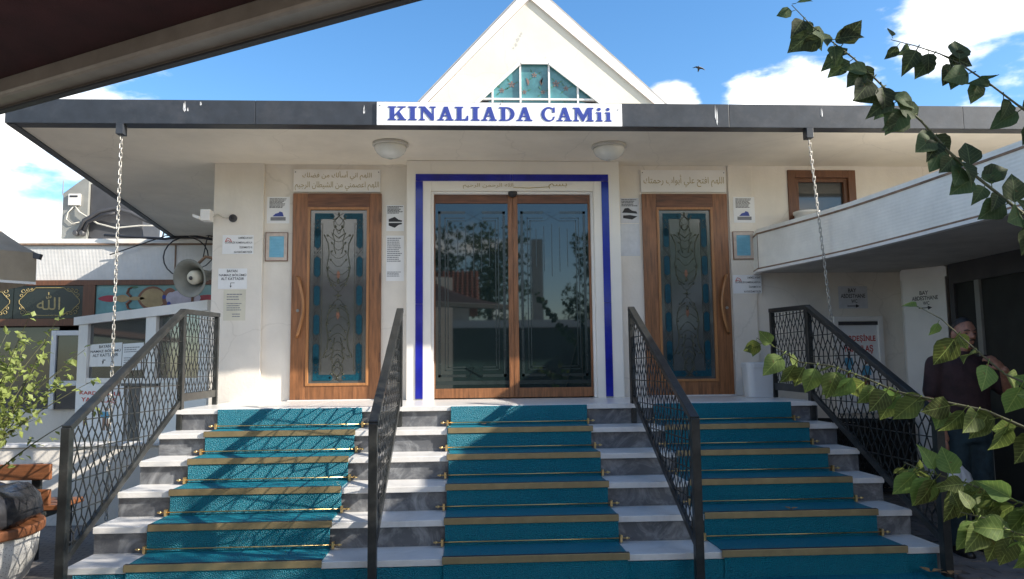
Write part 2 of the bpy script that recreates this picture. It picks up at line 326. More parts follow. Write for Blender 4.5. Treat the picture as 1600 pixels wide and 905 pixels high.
# lettering -> flat meshes
FORMS = {}
for cp in range(0xFE70, 0xFF00):
    try: d = unicodedata.decomposition(chr(cp)).split()
    except Exception: continue
    if len(d) == 2 and d[0] in ('<isolated>', '<final>', '<initial>', '<medial>'): FORMS.setdefault(chr(int(d[1], 16)), {})[d[0]] = chr(cp)
def arabic(s):
    o = []
    for wd in s.split(' '):
        r = ''
        for i, c in enumerate(wd):
            f = FORMS.get(c)
            if not f: r += c; continue
            pj = i > 0 and '<initial>' in FORMS.get(wd[i-1], {}); nj = i < len(wd)-1 and '<initial>' in f and '<final>' in FORMS.get(wd[i+1], {})
            r += f['<medial>'] if pj and nj else f['<final>'] if pj else f['<initial>'] if nj else f['<isolated>']
        o.append(r[::-1])
    return ' '.join(o[::-1])
def glyphs(s, bold=0.0):
    cu = bpy.data.curves.new('t', 'FONT'); cu.body = s; cu.offset = bold; cu.resolution_u = 3; cu.align_x = 'LEFT'
    o = bpy.data.objects.new('t', cu); COL.objects.link(o)
    dg = bpy.context.evaluated_depsgraph_get(); me = o.evaluated_get(dg).to_mesh()
    v = [(p.co.x, p.co.y) for p in me.vertices]; f = [tuple(p.vertices) for p in me.polygons]
    o.evaluated_get(dg).to_mesh_clear(); bpy.data.objects.remove(o); bpy.data.curves.remove(cu)
    return v, f
def letter(mb, s, x0, x1, z0, z1, y, bold=0.0, O=None, U=None, fit=True, align='c'):
    v, f = glyphs(s, bold)
    if not v: return
    a0 = min(p[0] for p in v); a1 = max(p[0] for p in v); b0 = min(p[1] for p in v); b1 = max(p[1] for p in v)
    sz = (z1-z0)/(b1-b0); sx = (x1-x0)/(a1-a0) if fit else min(sz, (x1-x0)/(a1-a0))
    off = x0 if fit or align == 'l' else (x0+x1-(a1-a0)*sx)/2 if align == 'c' else x1-(a1-a0)*sx
    P = []
    for px, py in v:
        X = off+(px-a0)*sx; Z = z0+(py-b0)*sz
        P.append((X, y, Z) if O is None else tuple(Vector(O)+Vector(U)*X+Vector((0, 0, Z))+Vector((U[1], -U[0], 0))*y))
    mb.add(P, f)
def fineprint(mb, x0, x1, z0, z1, y, rows, rnd, O=None, U=None, fill=.9, h=.4):
    st = (z1-z0)/rows
    for i in range(rows):
        z = z1-st*(i+.5); x = x0; end = x0+(x1-x0)*(fill if i % 4 else 1)*rnd.uniform(.8, 1)
        while x < end:
            ww = rnd.uniform(.06, .2)*(x1-x0); e = min(end, x+ww); a = st*h/2
            q = [(x, z-a), (e, z-a), (e, z+a), (x, z+a)]
            mb.add([(p, y, r) if O is None else tuple(Vector(O)+Vector(U)*p+Vector((0, 0, r))+Vector((U[1], -U[0], 0))*y) for p, r in q], [(0, 1, 2, 3)])
            x = e+.018*(x1-x0)
LH = 1.05     # landing height
def st(i): return -1.5107-.3428*i, LH-.175*i     # nosing line of step i

# ------------------------------------------------------------------ ground
MB().box(-60, 60, -60, 60, -.3, 0).obj('ground', 'paving', kind='structure')
pv = MB().box(-.096, .096, -.046, .046, -.02, .022).mesh('paver', 'paver')
pg = tag(bpy.data.objects.new('pavement', None), kind='structure'); COL.objects.link(pg); pg.location = (3.9, -2.4, 0); WL[pg] = Vector(pg.location)
k = 0
for j in range(38):
    for i in range(8):
        x = 3.2+i*.2+(.1 if j % 2 else 0); y = -4.0+j*.1
        if x > 4.75 or k >= 300: continue
        inst('paver', pv, pg, (x, y, .002+R.uniform(-.003, .003)), (R.uniform(-.012, .012), R.uniform(-.012, .012), R.uniform(-.01, .01))); k += 1

# ------------------------------------------------------------------ the mosque
B = thing('mosque_building', (0, 0, LH), 'white mosque with black canopy edge, glass entrance and steep white gable', 'mosque')
def grid_wall(xs, zs, holes, y0, y1):
    m = MB()
    for a, b in zip(xs, xs[1:]):
        for c, d in zip(zs, zs[1:]):
            cx, cz = (a+b)/2, (c+d)/2
            if not any(h[0] < cx < h[1] and h[2] < cz < h[3] for h in holes): m.box(a, b, y0, y1, c, d)
    return m
LD = (-1.884, -.9395, LH, 3.27); RD = (1.9097, 2.8621, LH, 3.27); WI = (3.57, 4.35, 2.86, 3.545)
grid_wall([-2.70, LD[0], LD[1], -.55], [0, LH, 3.27, 3.60], [LD], 0, .25).obj('wall', 'wall', B)
grid_wall([1.55, RD[0], RD[1], WI[0], WI[1], 6.5], [0, LH, WI[2], 3.27, WI[3], 3.60], [RD, WI], 0, .25).obj('wall', 'wall', B)
MB().box(-2.70, -2.5, .25, 8, 0, 3.60).obj('wall', 'wall', B)
MB().box(-2.715, -2.19, -.045, -.001, 0, 3.598).obj('pilaster', 'wall', B, bevel=.006)
MB().box(2.884, 3.16, -.02, -.001, LH, 3.598).obj('pilaster', 'wall', B, bevel=.006)
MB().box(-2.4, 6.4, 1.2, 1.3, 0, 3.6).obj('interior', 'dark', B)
# entrance surround
P = MB(); PX0, PX1, PY = -.657, 1.629, -.185
P.box(PX0, -.40, PY, .2, LH, 3.59); P.box(1.345, PX1, PY, .2, LH, 3.59); P.box(-.40, 1.345, PY, .2, 3.262, 3.59)
P.obj('entrance_surround', 'portal', B, bevel=.004)
Q = MB(); Q.box(-.40, -.372, -.15, -.02, LH+.002, 3.262); Q.box(1.318, 1.345, -.15, -.02, LH+.002, 3.262); Q.box(-.372, 1.318, -.15, -.02, 3.238, 3.262)
Q.obj('jamb_lining', 'white', B, bevel=.003)
def tile_strip(x0, x1, z0, z1): MB().box(x0, x1, PY-.008, PY-.001, z0, z1).obj('blue_tile', 'blue', B, bevel=.0015)
zz = [LH+.012, 2.05, 3.366]
for a, b in zip(zz, zz[1:]):
    tile_strip(-.563, -.485, a+.001, b-.001); tile_strip(1.432, 1.510, a+.001, b-.001)
xx = [-.563, .475, 1.510]
for a, b in zip(xx, xx[1:]): tile_strip(a+.001, b-.001, 3.367, 3.443)
MB().box(-.56, -.487, PY-.006, PY-.001, LH+.0, LH+.011).obj('tile_foot', 'metal', B)
MB().box(1.435, 1.508, PY-.006, PY-.001, LH+.0, LH+.011).obj('tile_foot', 'metal', B)
# sliding doors
SD = [(-.371, .474), (.476, 1.317)]
for i, (a, b) in enumerate(SD):
    d = thing('sliding_door', ((a+b)/2, -.08, LH), None, None, par=B)
    d['label'] = ('left' if i == 0 else 'right')+' leaf of the dark glass sliding entrance'
    wl, wr = (.012, .052) if i == 0 else (.052, .022)
    MB().box(a, a+wl, -.10, -.06, LH+.012, 3.236).obj('stile', 'wood', d, bevel=.003)
    MB().box(b-wr, b, -.10, -.06, LH+.012, 3.236).obj('stile', 'wood', d, bevel=.003)
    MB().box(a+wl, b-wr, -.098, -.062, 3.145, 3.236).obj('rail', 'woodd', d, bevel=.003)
    MB().box(a+wl, b-wr, -.099, -.062, LH+.012, LH+.112).obj('rail', 'wood', d, bevel=.003)
    MB().box(a+wl, b-wr, -.082, -.074, LH+.112, 3.145).obj('glass_pane', 'glassd', d)
    e = MB(); xm = (a+b)/2; g0, g1 = a+wl+.03, b-wr-.03; y = -.0835
    def bar(x0, x1, z0, z1): e.box(x0, x1, y, y+.001, z0, z1)
    for k, ins in enumerate((0, .07, .10)):
        t = .028 if k == 0 else .010
        bar(g0+ins, g0+ins+t, 1.28+ins, 3.06-ins); bar(g1-ins-t, g1-ins, 1.28+ins, 3.06-ins)
        bar(g0+ins, xm-.09, 3.06-ins-t, 3.06-ins); bar(xm+.09, g1-ins, 3.06-ins-t, 3.06-ins)
        bar(g0+ins, xm-.09, 1.28+ins, 1.28+ins+t); bar(xm+.09, g1-ins, 1.28+ins, 1.28+ins+t)
    for zc in (1.33, 3.0):
        for s in (-1, 1):
            e.beam((xm-.09, y, zc+.05*s), (xm+.09, y, zc-.05*s), .001, .012, (0, 1, 0)); e.beam((xm-.05, y, zc-.05*s), (xm, y, zc+.05), .001, .008, (0, 1, 0))
    for s in (-.17, -.085, 0, .085, .17): bar(xm+s-.004, xm+s+.004, 2.35+abs(s)*.6, 2.92-abs(s)*.3)
    e.obj('etched_border', 'etch', d, kind='stuff')
    MB().box(a+wl+.002, b-wr-.002, -.0835, -.0825, LH+.15, LH+.19).obj('safety_strip', 'etch', d)
s_ = MB().ball((.475, -.14, 3.245), (.052, .045, .042), 16, 8).obj('door_sensor', 'black', B, smooth=True)
# side doors
hexp = lambda x, z, w, h: [(x, z-h), (x+w, z-h+w), (x+w, z+h-w), (x, z+h), (x-w, z+h-w), (x-w, z-h+w)]
def side_door(x0, x1, g0, g1, right):
    d = thing('wooden_door', ((x0+x1)/2, 0, LH), None, None, par=B)
    d['label'] = 'right oak door with stained glass, fully in shade' if right else 'left oak door with stained glass, sunlit at its foot'
    zt, zb, gz0, gz1 = 3.268, LH+.012, 1.205, 3.116
    MB().box(x0, g0, -.035, .06, zb, zt).obj('stile', 'wood', d, bevel=.004)
    MB().box(g1, x1, -.035, .06, zb, zt).obj('stile', 'wood', d, bevel=.004)
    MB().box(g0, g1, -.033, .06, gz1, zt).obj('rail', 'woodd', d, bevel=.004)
    MB().box(g0, g1, -.033, .06, zb, gz0).obj('rail', 'wood', d, bevel=.004)
    b = MB(); t = .028
    b.box(g0, g0+t, -.043, -.0, gz0, gz1); b.box(g1-t, g1, -.043, 0, gz0, gz1); b.box(g0+t, g1-t, -.042, 0, gz1-t, gz1); b.box(g0+t, g1-t, -.042, 0, gz0, gz0+t)
    b.obj('glazing_bead', 'bead', d, bevel=.003)
    MB().box(g0+t, g1-t, -.012, -.004, gz0+t, gz1-t).obj('glass_pane', 'glassg', d)
    # stained border
    w = .031; xl, xr, xc = g0+.105, g1-.105, (g0+g1)/2; y = -.017
    zs = [1.52, 1.83, 2.14, 2.45, 2.76]
    hx = MB().plate(hexp(0, 0, w, .118), 0, .004).mesh('stained_glass_piece', 'teal')
    for x in (xl, xr):
        for z in zs: inst('stained_glass_piece', hx, d, (x, y, z+.02))
    top, bot = 3.02, 1.29
    cor = MB().plate([(-w, w), (-w, -.20), (0, -.20-w), (w, -.20), (w, -w), (.16, -w), (.16+w*.6, 0), (.16, w)], 0, .004).mesh('stained_glass_corner', 'teal')
    for x, z, sx, sz in ((xl, top, 1, 1), (xr, top, -1, 1), (xl, bot, 1, -1), (xr, bot, -1, -1)):
        inst('stained_glass_corner', cor, d, (x, y+(.0005 if sx < 0 else 0), z), scale=(sx, 1, sz))
    l = MB()
    for x in (xl, xr):
        for i in range(6):
            z = 1.685+.31*(i-.0)-.0 if 0 else 1.385+.31*i
            for s in (-1, 1): l.beam((x-.04, y, z+.05*s), (x+.04, y, z-.05*s), .003, .007, (0, 1, 0))
            for dx, dz in ((-.03, 0), (.03, 0), (0, .038), (0, -.038)): l.plate([(x+dx-.013, z+dz), (x+dx, z+dz-.013), (x+dx+.013, z+dz), (x+dx, z+dz+.013)], y-.001, .003)
        for z in zs:
            p = hexp(x, z+.02, w+.004, .123)
            for a, c in zip(p, p[1:]+p[:1]): l.beam((a[0], y, a[1]), (c[0], y, c[1]), .003, .006, (0, 1, 0))
    for z in (top, bot):
        for s in (-1, 1):
            l.beam((xc-.05, y, z+.035*s), (xc+.05, y, z-.035*s), .003, .007, (0, 1, 0)); l.plate([(xc+s*.075-.013, z), (xc+s*.075, z-.013), (xc+s*.075+.013, z), (xc+s*.075, z+.013)], y, .003)
    l.obj('lead_tracery', 'lead', d, kind='stuff')
    f = MB()
    def curve(pts, r=.0045):
        for s in (-1, 1): f.tube([(xc+s*px, -.016, pz) for px, pz in pts], r, 5)
    for sg, z0 in ((1, 2.16), (-1, 2.16)):
        m = lambda p: [(x, z0+sg*z) for x, z in p]
        curve(m([(.02, .10), (.09, .15), (.125, .30), (.10, .45), (.11, .56), (.155, .66)]), .0055)
        curve(m([(.03, .45), (.05, .52), (.045, .60), (.075, .68)])); curve(m([(0, .70), (.05, .74), (.055, .80), (.0, .86)])); curve(m([(.0, .62), (.06, .67), (.05, .72)]))
        f.plate([(xc, z0+sg*.16-.03), (xc+.016, z0+sg*.16), (xc, z0+sg*.16+.03), (xc-.016, z0+sg*.16)], -.017, .003)
        f.plate([(xc, z0+sg*.88-.02), (xc+.012, z0+sg*.88), (xc, z0+sg*.88+.03), (xc-.012, z0+sg*.88)], -.017, .003)
    for sg in (1, -1):
        for k in range(9):
            zq = 2.16+sg*(.10+.09*k); xq = (.06, .10, .115, .07, .085, .06, .10, .03, .05)[k]; an = (.6, 1.2, 1.9, .9, 2.2, 1.0, .5, 1.4, .8)[k]
            for s in (-1, 1):
                ex, ez = .038*cos(an)*s, .038*sin(an)*sg; nx_, nz_ = -ez*.3, ex*.3
                f.plate([(xc+s*xq, zq), (xc+s*xq+ex*.5+nx_, zq+ez*.5+nz_), (xc+s*xq+ex, zq+ez), (xc+s*xq+ex*.5-nx_, zq+ez*.5-nz_)], -.0168, .002)
                f.tube([(xc+s*xq, -.0155, zq), (xc+s*(xq*.4), -.0155, zq-sg*.05), (xc, -.0155, zq-sg*.06)], .0022, 4)
    for s in (-1, 1): f.box(xc+s*.172-.002, xc+s*.172+.002, -.0165, -.0145, 1.36, 2.95)
    for a in range(4):
        c, s = cos(a*pi/2), sin(a*pi/2); f.plate([(xc+c*.008-s*.008, 2.16+s*.008+c*.008), (xc+c*.045, 2.16+s*.045), (xc+c*.008+s*.008, 2.16+s*.008-c*.008), (xc-c*.002, 2.16-s*.002)], -.0175-.0005*a, .003)
    f.obj('floral_tracery', 'olive', d, smooth=True, kind='stuff')
    g = MB()
    for z in (1.95, 2.38): g.plate([(xc, z-.05), (xc+.018, z-.01), (xc+.014, z+.03), (xc, z+.05), (xc-.014, z+.03), (xc-.018, z-.01)], -.0165, .002)
    g.obj('red_tulip', 'brown', d)
    hxp = x1-.065 if right else x0+.085; s = -1 if right else 1
    H = [(hxp-s*.02, -.05, 2.36)]+[(hxp+s*(.055*sin(pi*i/10)), -.09-.01*sin(pi*i/10), 2.33-.58*i/10) for i in range(11)]+[(hxp-s*.02, -.05, 1.72)]
    h = MB().tube(H, [.012]+[.017]*11+[.012], 8).obj('handle', 'bead', d, smooth=True)
    MB().lathe([(0.001, 0), (.016, 0), (.016, .012), (.001, .014)], (hxp-s*.015, -.035, 2.0), 10, axis=(0, -1, 0)).obj('lock', 'metal', d)
    MB().box(x0-.02, x1+.02, -.05, .0, LH+.0005, LH+.012).obj('threshold', 'tread', d, bevel=.003)
    if not right:
        for z in (1.5, 2.35, 3.0): MB().tube([(x1-.008, -.045, z-.05), (x1-.008, -.045, z+.05)], .008, 8).obj('hinge', 'woodw', d)
side_door(*LD[:2], -1.725, -1.067, False)
side_door(*RD[:2], 2.064, 2.694, True)
# small high window on the right
d = thing('window', (3.96, 0, 3.2), None, None, par=B)
x0, x1, z0, z1 = WI; t = .085
for a in ((x0, x0+t, z0, z1), (x1-t, x1, z0, z1)): MB().box(a[0], a[1], -.02, .1, a[2], a[3]).obj('frame', 'woodw', d, bevel=.004)
MB().box(x0+t, x1-t, -.019, .1, z1-t, z1).obj('frame', 'woodw', d, bevel=.004)
MB().box(x0+t, x1-t, -.019, .1, z0, z0+t).obj('frame', 'woodw', d, bevel=.004)
for a in ((x0+t, x0+t+.045, z0+t, z1-t), (x1-t-.045, x1-t, z0+t, z1-t), (x0+t+.045, x1-t-.045, z1-t-.045, z1-t)): MB().box(a[0], a[1], .01, .08, a[2], a[3]).obj('sash', 'woodw', d, bevel=.003)
MB().box(x0+t, x1-t, .05, .06, z0+t, z1-t).obj('pane', 'winglass', d)
# canopy roof
CZ = 3.581
MB().prism([(-4.09, -1.39, CZ+.012), (9.5, -1.39, CZ+.012), (9.5, 9, CZ+.012), (-5.5, 9, CZ+.012)], (0, 0, .17)).obj('canopy_slab', 'soffit', B)
for a, b in ((-4.10, -1.92), (-1.917, .2), (.203, 2.435), (2.438, 4.7), (4.703, 9.5)): MB().box(a, b, -1.412, -1.388, CZ, 3.803).obj('fascia', 'fascia', B, bevel=.003)
MB().box(-4.09, 9.5, -1.387, -1.27, CZ+.001, CZ+.0115).obj('fascia_lip', 'fascia', B)
MB().prism([(-4.10, -1.386, CZ-.004), (-4.03, -1.386, CZ-.004), (-5.43, 9, CZ-.004), (-5.51, 9, CZ-.004)], (0, 0, .225)).obj('side_fascia', 'fascia', B)
MB().box(-4.05, 9.5, -1.386, 9, CZ+.183, CZ+.215).obj('roof_deck', 'roofm', B)
# weather streaks on the fascia
sk = MB(); rr = random.Random(3)
for x, z, h in ((-2.545, 3.79, .10), (-2.53, 3.74, .05), (-2.41, 3.79, .04), (-.95, 3.77, .09), (2.31, 3.80, .2), (3.32, 3.80, .11)):
    for k in range(3):
        a = x+rr.uniform(-.015, .015); zz_ = z-rr.uniform(0, h*.3); sk.plate([(a, zz_), (a+.005, zz_-h*.5), (a+.004, zz_-h*.75), (a-.004, zz_-h*.6)], -1.4145, .002)
sk.obj('lime_streak', 'paper', B, kind='stuff')
# gable: front wall, verges, stained window, ridge roof behind
GY = 3.5
A0, AL, AR = (1.0, 7.27), (-.98, 5.23), (3.32, 5.22)   # inner edge
def ext(p, q, z): u = (z-p[1])/(q[1]-p[1]); return (p[0]+(q[0]-p[0])*u, z)
zb = 3.75; iL, iR = ext(A0, (-.62, 5.553), zb), ext(A0, (2.96, 5.552), zb)
oA = (1.035, 7.52); oL, oR = ext(oA, (-.766, 5.545), zb), ext(oA, (3.165, 5.53), zb)
wt0, wt1 = (.835, 6.225), (1.295, 6.225); wl, wr = ext(wt0, (.13, 5.55), 4.95), ext(wt1, (2.13, 5.56), 4.95)
g = MB(); g.prism([(p[0], GY+.03, p[1]) for p in (iL, wl, wt0, A0)], (0, .2, 0)); g.prism([(p[0], GY+.03, p[1]) for p in (A0, wt0, wt1)], (0, .2, 0)); g.prism([(p[0], GY+.03, p[1]) for p in (A0, wt1, wr, iR)], (0, .2, 0)); g.prism([(p[0], GY+.03, p[1]) for p in (iL, iR, wr, wl)], (0, .2, 0))
g.obj('gable_wall', 'gable', B)
v = MB(); v.prism([(p[0], GY, p[1]) for p in (oL, iL, A0, oA)], (0, .12, 0)); v.prism([(p[0], GY, p[1]) for p in (oA, A0, iR, oR)], (0, .12, 0)); v.obj('verge', 'white', B)
v = MB(); v.tube([(iL[0], GY-.002, iL[1]), (A0[0], GY-.002, A0[1]), (iR[0], GY-.002, iR[1])], .006, 5); v.obj('verge_joint', 'trim', B)
v = MB()
for a, b in ((oL, oA), (oA, oR)): v.prism([(a[0], GY+.015, a[1]+.005), (b[0], GY+.015, b[1]+.005), (b[0], GY+.015, b[1]+.05), (a[0], GY+.015, a[1]+.05)], (0, 8, 0))
v.obj('ridge_roof', 'roofm', B)
d = thing('gable_window', (1.06, GY, 5.6), None, None, par=B)
def zw(x): # top edge of the window opening
    return min(6.225, wt0[1]+(x-wt0[0])*(wt0[1]-wl[1])/(wt0[0]-wl[0]) if x < wt0[0] else 9, wt1[1]+(x-wt1[0])*(wt1[1]-wr[1])/(wt1[0]-wr[0]) if x > wt1[0] else 9)
cols = [wl[0]+.02, -.06, .39, .835, 1.295, 1.755, 2.21, wr[0]-.02]; rows = [4.95, 5.63, 7]
mu = MB()
for a, b in zip(cols, cols[1:]):
    for lo, hi in zip(rows, rows[1:]):
        pts = [(a+.014, max(lo, min(hi, zw(a+.014)))), (b-.014, max(lo, min(hi, zw(b-.014))))]
        if max(pts[0][1], pts[1][1]) - lo < .03: continue
        poly = [(a+.014, lo+.012), (b-.014, lo+.012)]+[p for p in pts[::-1] if p[1] > lo+.02]
        if len(poly) >= 3: MB().plate([(x, z-.008 if z > lo+.02 else z) for x, z in poly], GY+.09, .01).obj('pane', 'gteal', d)
for x in cols[1:-1]: mu.box(x-.014, x+.014, GY+.05, GY+.11, 4.95, zw(x))
mu.box(cols[0], cols[-1], GY+.052, GY+.11, 5.618, 5.645)
for a, b in ((wl, wt0), (wt0, wt1), (wt1, wr)): mu.beam((a[0], GY+.035, a[1]), (b[0], GY+.035, b[1]), .05, .03, (0, 1, 0))
mu.obj('muntin', 'white', d)
fl = MB(); fg = MB()
def flower(x, z, r, n=5):
    for k in range(n):
        a = 2*pi*k/n+.3; fl.plate([(x, z), (x+r*cos(a-.35), z+r*sin(a-.35)), (x+1.3*r*cos(a), z+1.3*r*sin(a)), (x+r*cos(a+.35), z+r*sin(a+.35))], GY+.084-.0005*k, .003)
def leaf2(x, z, l, a):
    c, s = cos(a), sin(a); fg.plate([(x, z), (x+l*.5*c-l*.16*s, z+l*.5*s+l*.16*c), (x+l*c, z+l*s), (x+l*.5*c+l*.16*s, z+l*.5*s-l*.16*c)], GY+.085, .003)
for x, z, r in ((1.065, 6.04, .035), (.70, 5.88, .045), (.54, 5.78, .035), (1.41, 5.90, .045), (1.57, 5.82, .035), (1.60, 5.52, .05), (.60, 5.52, .04), (1.06, 5.5, .05), (.9, 5.76, .03), (1.2, 5.76, .03)):
    flower(x, z, r)
    for a in (.4, 2.2, 3.9): leaf2(x+.05*cos(a), z+.05*sin(a), .07, a)
for x, s in ((.96, 1), (1.17, -1)): fl.plate([(x, 5.86), (x-.02, 5.93), (x-s*.03, 6.0), (x+s*.012, 5.95), (x+.022, 5.91)], GY+.082, .003)
fl.obj('painted_flower', 'rose', d, kind='stuff'); fg.obj('painted_leaf', 'pgreen', d, kind='stuff')
# damp patches on the gable
sp = MB()
for x, z, r in ((.77, 6.52, .025), (.80, 6.60, .03), (.84, 6.66, .02), (.86, 6.7, .018), (.73, 6.46, .02), (1.72, 6.66, .012), (1.24, 6.31, .012)):
    n = 9; sp.plate([(x+r*rr.uniform(.5, 1.3)*cos(2*pi*k/n), z+r*rr.uniform(.6, 1.6)*sin(2*pi*k/n)) for k in range(n)], GY+.028, .003)
sp.obj('peeled_paint', 'under', B, kind='stuff')

# name board
S = thing('name_sign', (.296, -1.43, 3.578), 'white board with blue letters fixed to the black canopy edge', 'sign')
MB().box(-.829, 1.421, -1.428, -1.414, 3.578, 3.794).obj('board', 'signw', S, bevel=.002)
def slab(mb, x0, x1, z0, z1, ch, y):
    W, H = x1-x0, z1-z0
    X = lambda u: x0+W*u; Z = lambda v_: z0+H*v_
    th = .0035
    def poly(pts, k=0): mb.plate([(X(a), Z(b)) for a, b in pts], y-k*.0002, th)
    s = .085
    if ch == 'I' or ch == 'i':
        if ch == 'I': poly([(0, 0), (1, 0), (1, s), (.78, s+.03), (.78, 1-s-.03), (1, 1-s), (1, 1), (0, 1), (0, 1-s), (.22, 1-s-.03), (.22, s+.03), (0, s)])
        else:
            poly([(0, 0), (1, 0), (1, s), (.82, s+.03), (.82, .68), (.05, .68), (.05, .60), (.24, .57), (.24, s+.03), (0, s)])
            n = 14; poly([(.48+.28*cos(2*pi*k/n), .885+.115*sin(2*pi*k/n)) for k in range(n)])
    elif ch == 'K':
        poly([(0, 0), (.44, 0), (.44, s), (.35, s+.03), (.35, 1-s-.03), (.44, 1-s), (.44, 1), (0, 1), (0, 1-s), (.1, 1-s-.03), (.1, s+.03), (0, s)])
        poly([(.33, .36), (.72, .90), (.52, .915), (.52, 1), (.97, 1), (.97, .915), (.85, .90), (.33, .22)], 1)
        poly([(.44, .5), (.60, .66), (.92, .10), (1, s), (1, 0), (.52, 0), (.52, s), (.62, .10)], 2)
    elif ch == 'N':
        poly([(0, 0), (.36, 0), (.36, s), (.25, s+.03), (.25, .86), (.12, .86), (.12, s+.03), (0, s)]); poly([(0, 1), (.36, 1), (.9, .28), (.9, 0), (.72, 0), (.13, .86), (.1, 1-s-.02), (0, 1-s)], 1)
        poly([(.64, 1), (1, 1), (1, 1-s), (.89, 1-s-.03), (.89, .1), (.78, .2), (.78, 1-s-.03), (.64, 1-s)], 2)
    elif ch == 'A':
        poly([(0, 0), (.40, 0), (.40, s), (.29, s+.03), (.56, .80), (.50, 1), (.42, 1), (.40, .95), (.14, s+.03), (0, s)])
        poly([(.44, 1), (.64, 1), (.90, s+.03), (1, s), (1, 0), (.5, 0), (.5, s), (.62, s+.03), (.44, .78)], 1); poly([(.27, .30), (.68, .30), (.68, .385), (.27, .385)], 2)
    elif ch == 'L':
        poly([(0, 0), (1, 0), (1, .36), (.90, .36), (.80, .14), (.5, .10), (.5, 1-s-.03), (.62, 1-s), (.62, 1), (0, 1), (0, 1-s), (.14, 1-s-.03), (.14, s+.03), (0, s)])
    elif ch == 'D':
        poly([(0, 0), (.5, 0), (.5, s), (.40, s), (.40, 1-s), (.5, 1-s), (.5, 1), (0, 1), (0, 1-s), (.13, 1-s-.03), (.13, s+.03), (0, s)])
        n = 12; o = [(.48+.52*cos(a), .5+.5*sin(a)) for a in [pi/2-pi*k/n for k in range(n+1)]]; i_ = [(.48+.25*cos(a), .5+.40*sin(a)) for a in [-pi/2+pi*k/n for k in range(n+1)]]
        for k in range(n): poly([o[k], o[k+1], i_[n-k-1], i_[n-k]], 1)
    elif ch == 'C':
        n = 16; A_ = [radians(48)+radians(264)*k/n for k in range(n+1)]; o = [(.54+.54*cos(a), .5+.53*sin(a)) for a in A_]; i_ = [(.60+.34*cos(a), .5+.42*sin(a)) for a in A_]
        for k in range(n): poly([o[k], o[k+1], i_[k+1], i_[k]])
        poly([(.82, .62), (1, .62), (1, 1), (.90, 1), (.82, .88)], 1); poly([(.84, .12), (.93, .14), (1, .34), (.88, .34)], 2)
    elif ch == 'M':
        poly([(0, 0), (.28, 0), (.28, s), (.2, s+.03), (.2, .92), (.09, .92), (.09, s+.03), (0, s)]); poly([(0, 1), (.30, 1), (.55, .34), (.50, 0), (.44, 0), (.1, .9), (0, 1-s)], 1)
        poly([(.46, 0), (.52, 0), (.80, .78), (.74, 1), (.70, 1), (.44, .25)], 2); poly([(.70, 1), (1, 1), (1, 1-s), (.92, 1-s-.03), (.92, s+.03), (1, s), (1, 0), (.64, 0), (.64, s), (.72, s+.03), (.72, .9)], 3)
KX = lambda px: -.829+(px-588.7)*.005864
for ch, a, b in (('K', 606.2, 634.4), ('I', 637.5, 650.6), ('N', 654, 680), ('A', 682.6, 707.7), ('L', 710, 730.6), ('I', 735, 748), ('A', 750.6, 775), ('D', 778.8, 803), ('A', 805.6, 830.6), ('C', 844.6, 866.2), ('A', 868.7, 893), ('M', 895, 927.3), ('i', 931, 941.5), ('i', 945.3, 955.6)):
    mb = MB(); slab(mb, KX(a), KX(b), 3.622, 3.753, ch, -1.432); mb.obj('letter', 'navy', S)
for x, z in ((-.80, 3.76), (1.385, 3.735), (.30, 3.782)): MB().lathe([(.001, 0), (.006, 0), (.006, .004), (.001, .005)], (x, -1.428, z), 8, axis=(0, -1, 0)).obj('screw', 'metal', S)

# ------------------------------------------------------------------ staircase, carpets, rods
SX0, SX1 = -2.49, 3.09
T = thing('staircase', (.3, -2.4, 0), 'broad marble entrance stairs, white treads on dark grey veined risers', 'stairs')
for (a, b) in ((SX0, -1.45), (-1.449, .35), (.351, 2.2), (2.201, SX1)):
    MB().box(a, b, -1.541, 0, LH-.042, LH).obj('landing_slab', 'tread', T, bevel=.004)
for i in range(0, 6):
    y, z = st(i)
    for (a, b) in ((SX0, -1.45), (-1.449, .35), (.351, 2.2), (2.201, SX1)):
        if i: MB().box(a, b, y-.03, y+.345, z-.042, z).obj('tread', 'tread', T, bevel=.004)
        MB().box(a, b, y, y+.02, z-.175, z-.043).obj('riser', 'riser', T)
core = MB()
for i in range(0, 6):
    y, z = st(i); core.box(SX0+.01, SX1-.01, y+.021, y+.363 if i else 0, 0, z-.043)
core.obj('stair_core', 'under', T)
def runner(x0, x1, label, seed):
    rd = random.Random(seed)
    c = thing('carpet_runner', ((x0+x1)/2, -2.4, .6), label, 'carpet', 'turquoise stair carpets')
    for i in range(0, 6):
        y, z = st(i); j = rd.uniform(-.012, .012)
        a, b = x0+j, x1+rd.uniform(-.012, .012)
        MB().box(a, b, y-.043, y-.031 if i else y-.002-.03, z-.172, z-.004).obj('carpet_front', 'carpet', c, bevel=.004)
        if i:
            MB().box(a, b, y-.031, y+.298, z+.0005, z+.010).obj('carpet_top', 'carpet', c)
            MB().box(x0-.004, x1+.004, y-.050, y-.0435, z-.030, z+.014).obj('edge_strip', 'gold', c, bevel=.002)
            MB().box(x0-.004, x1+.004, y-.0435, y-.012, z+.0105, z+.014).obj('edge_strip', 'black', c)
            yr = y+.285; zr = z+.034
            r = MB().tube([(x0-.06, yr, zr), (x1+.06, yr, zr)], .0042, 8).obj('stair_rod', 'brass', c, smooth=True)
            for s, xe in ((-1, x0-.015), (1, x1+.015)):
                e = MB().lathe([(.001, .028), (.006, .030), (.010, .036), (.011, .042), (.009, .048), (.005, .051), (.006, .055), (.004, .059), (.001, .060)], (xe, yr, zr), 8, axis=(s, 0, 0))
                MB().box(xe-.008, xe+.008, yr-.012, yr+.02, zr-.026, zr+.020).obj('rod_clip', 'brass', r)
                e.obj('finial', 'brass', r, smooth=True)
    return c
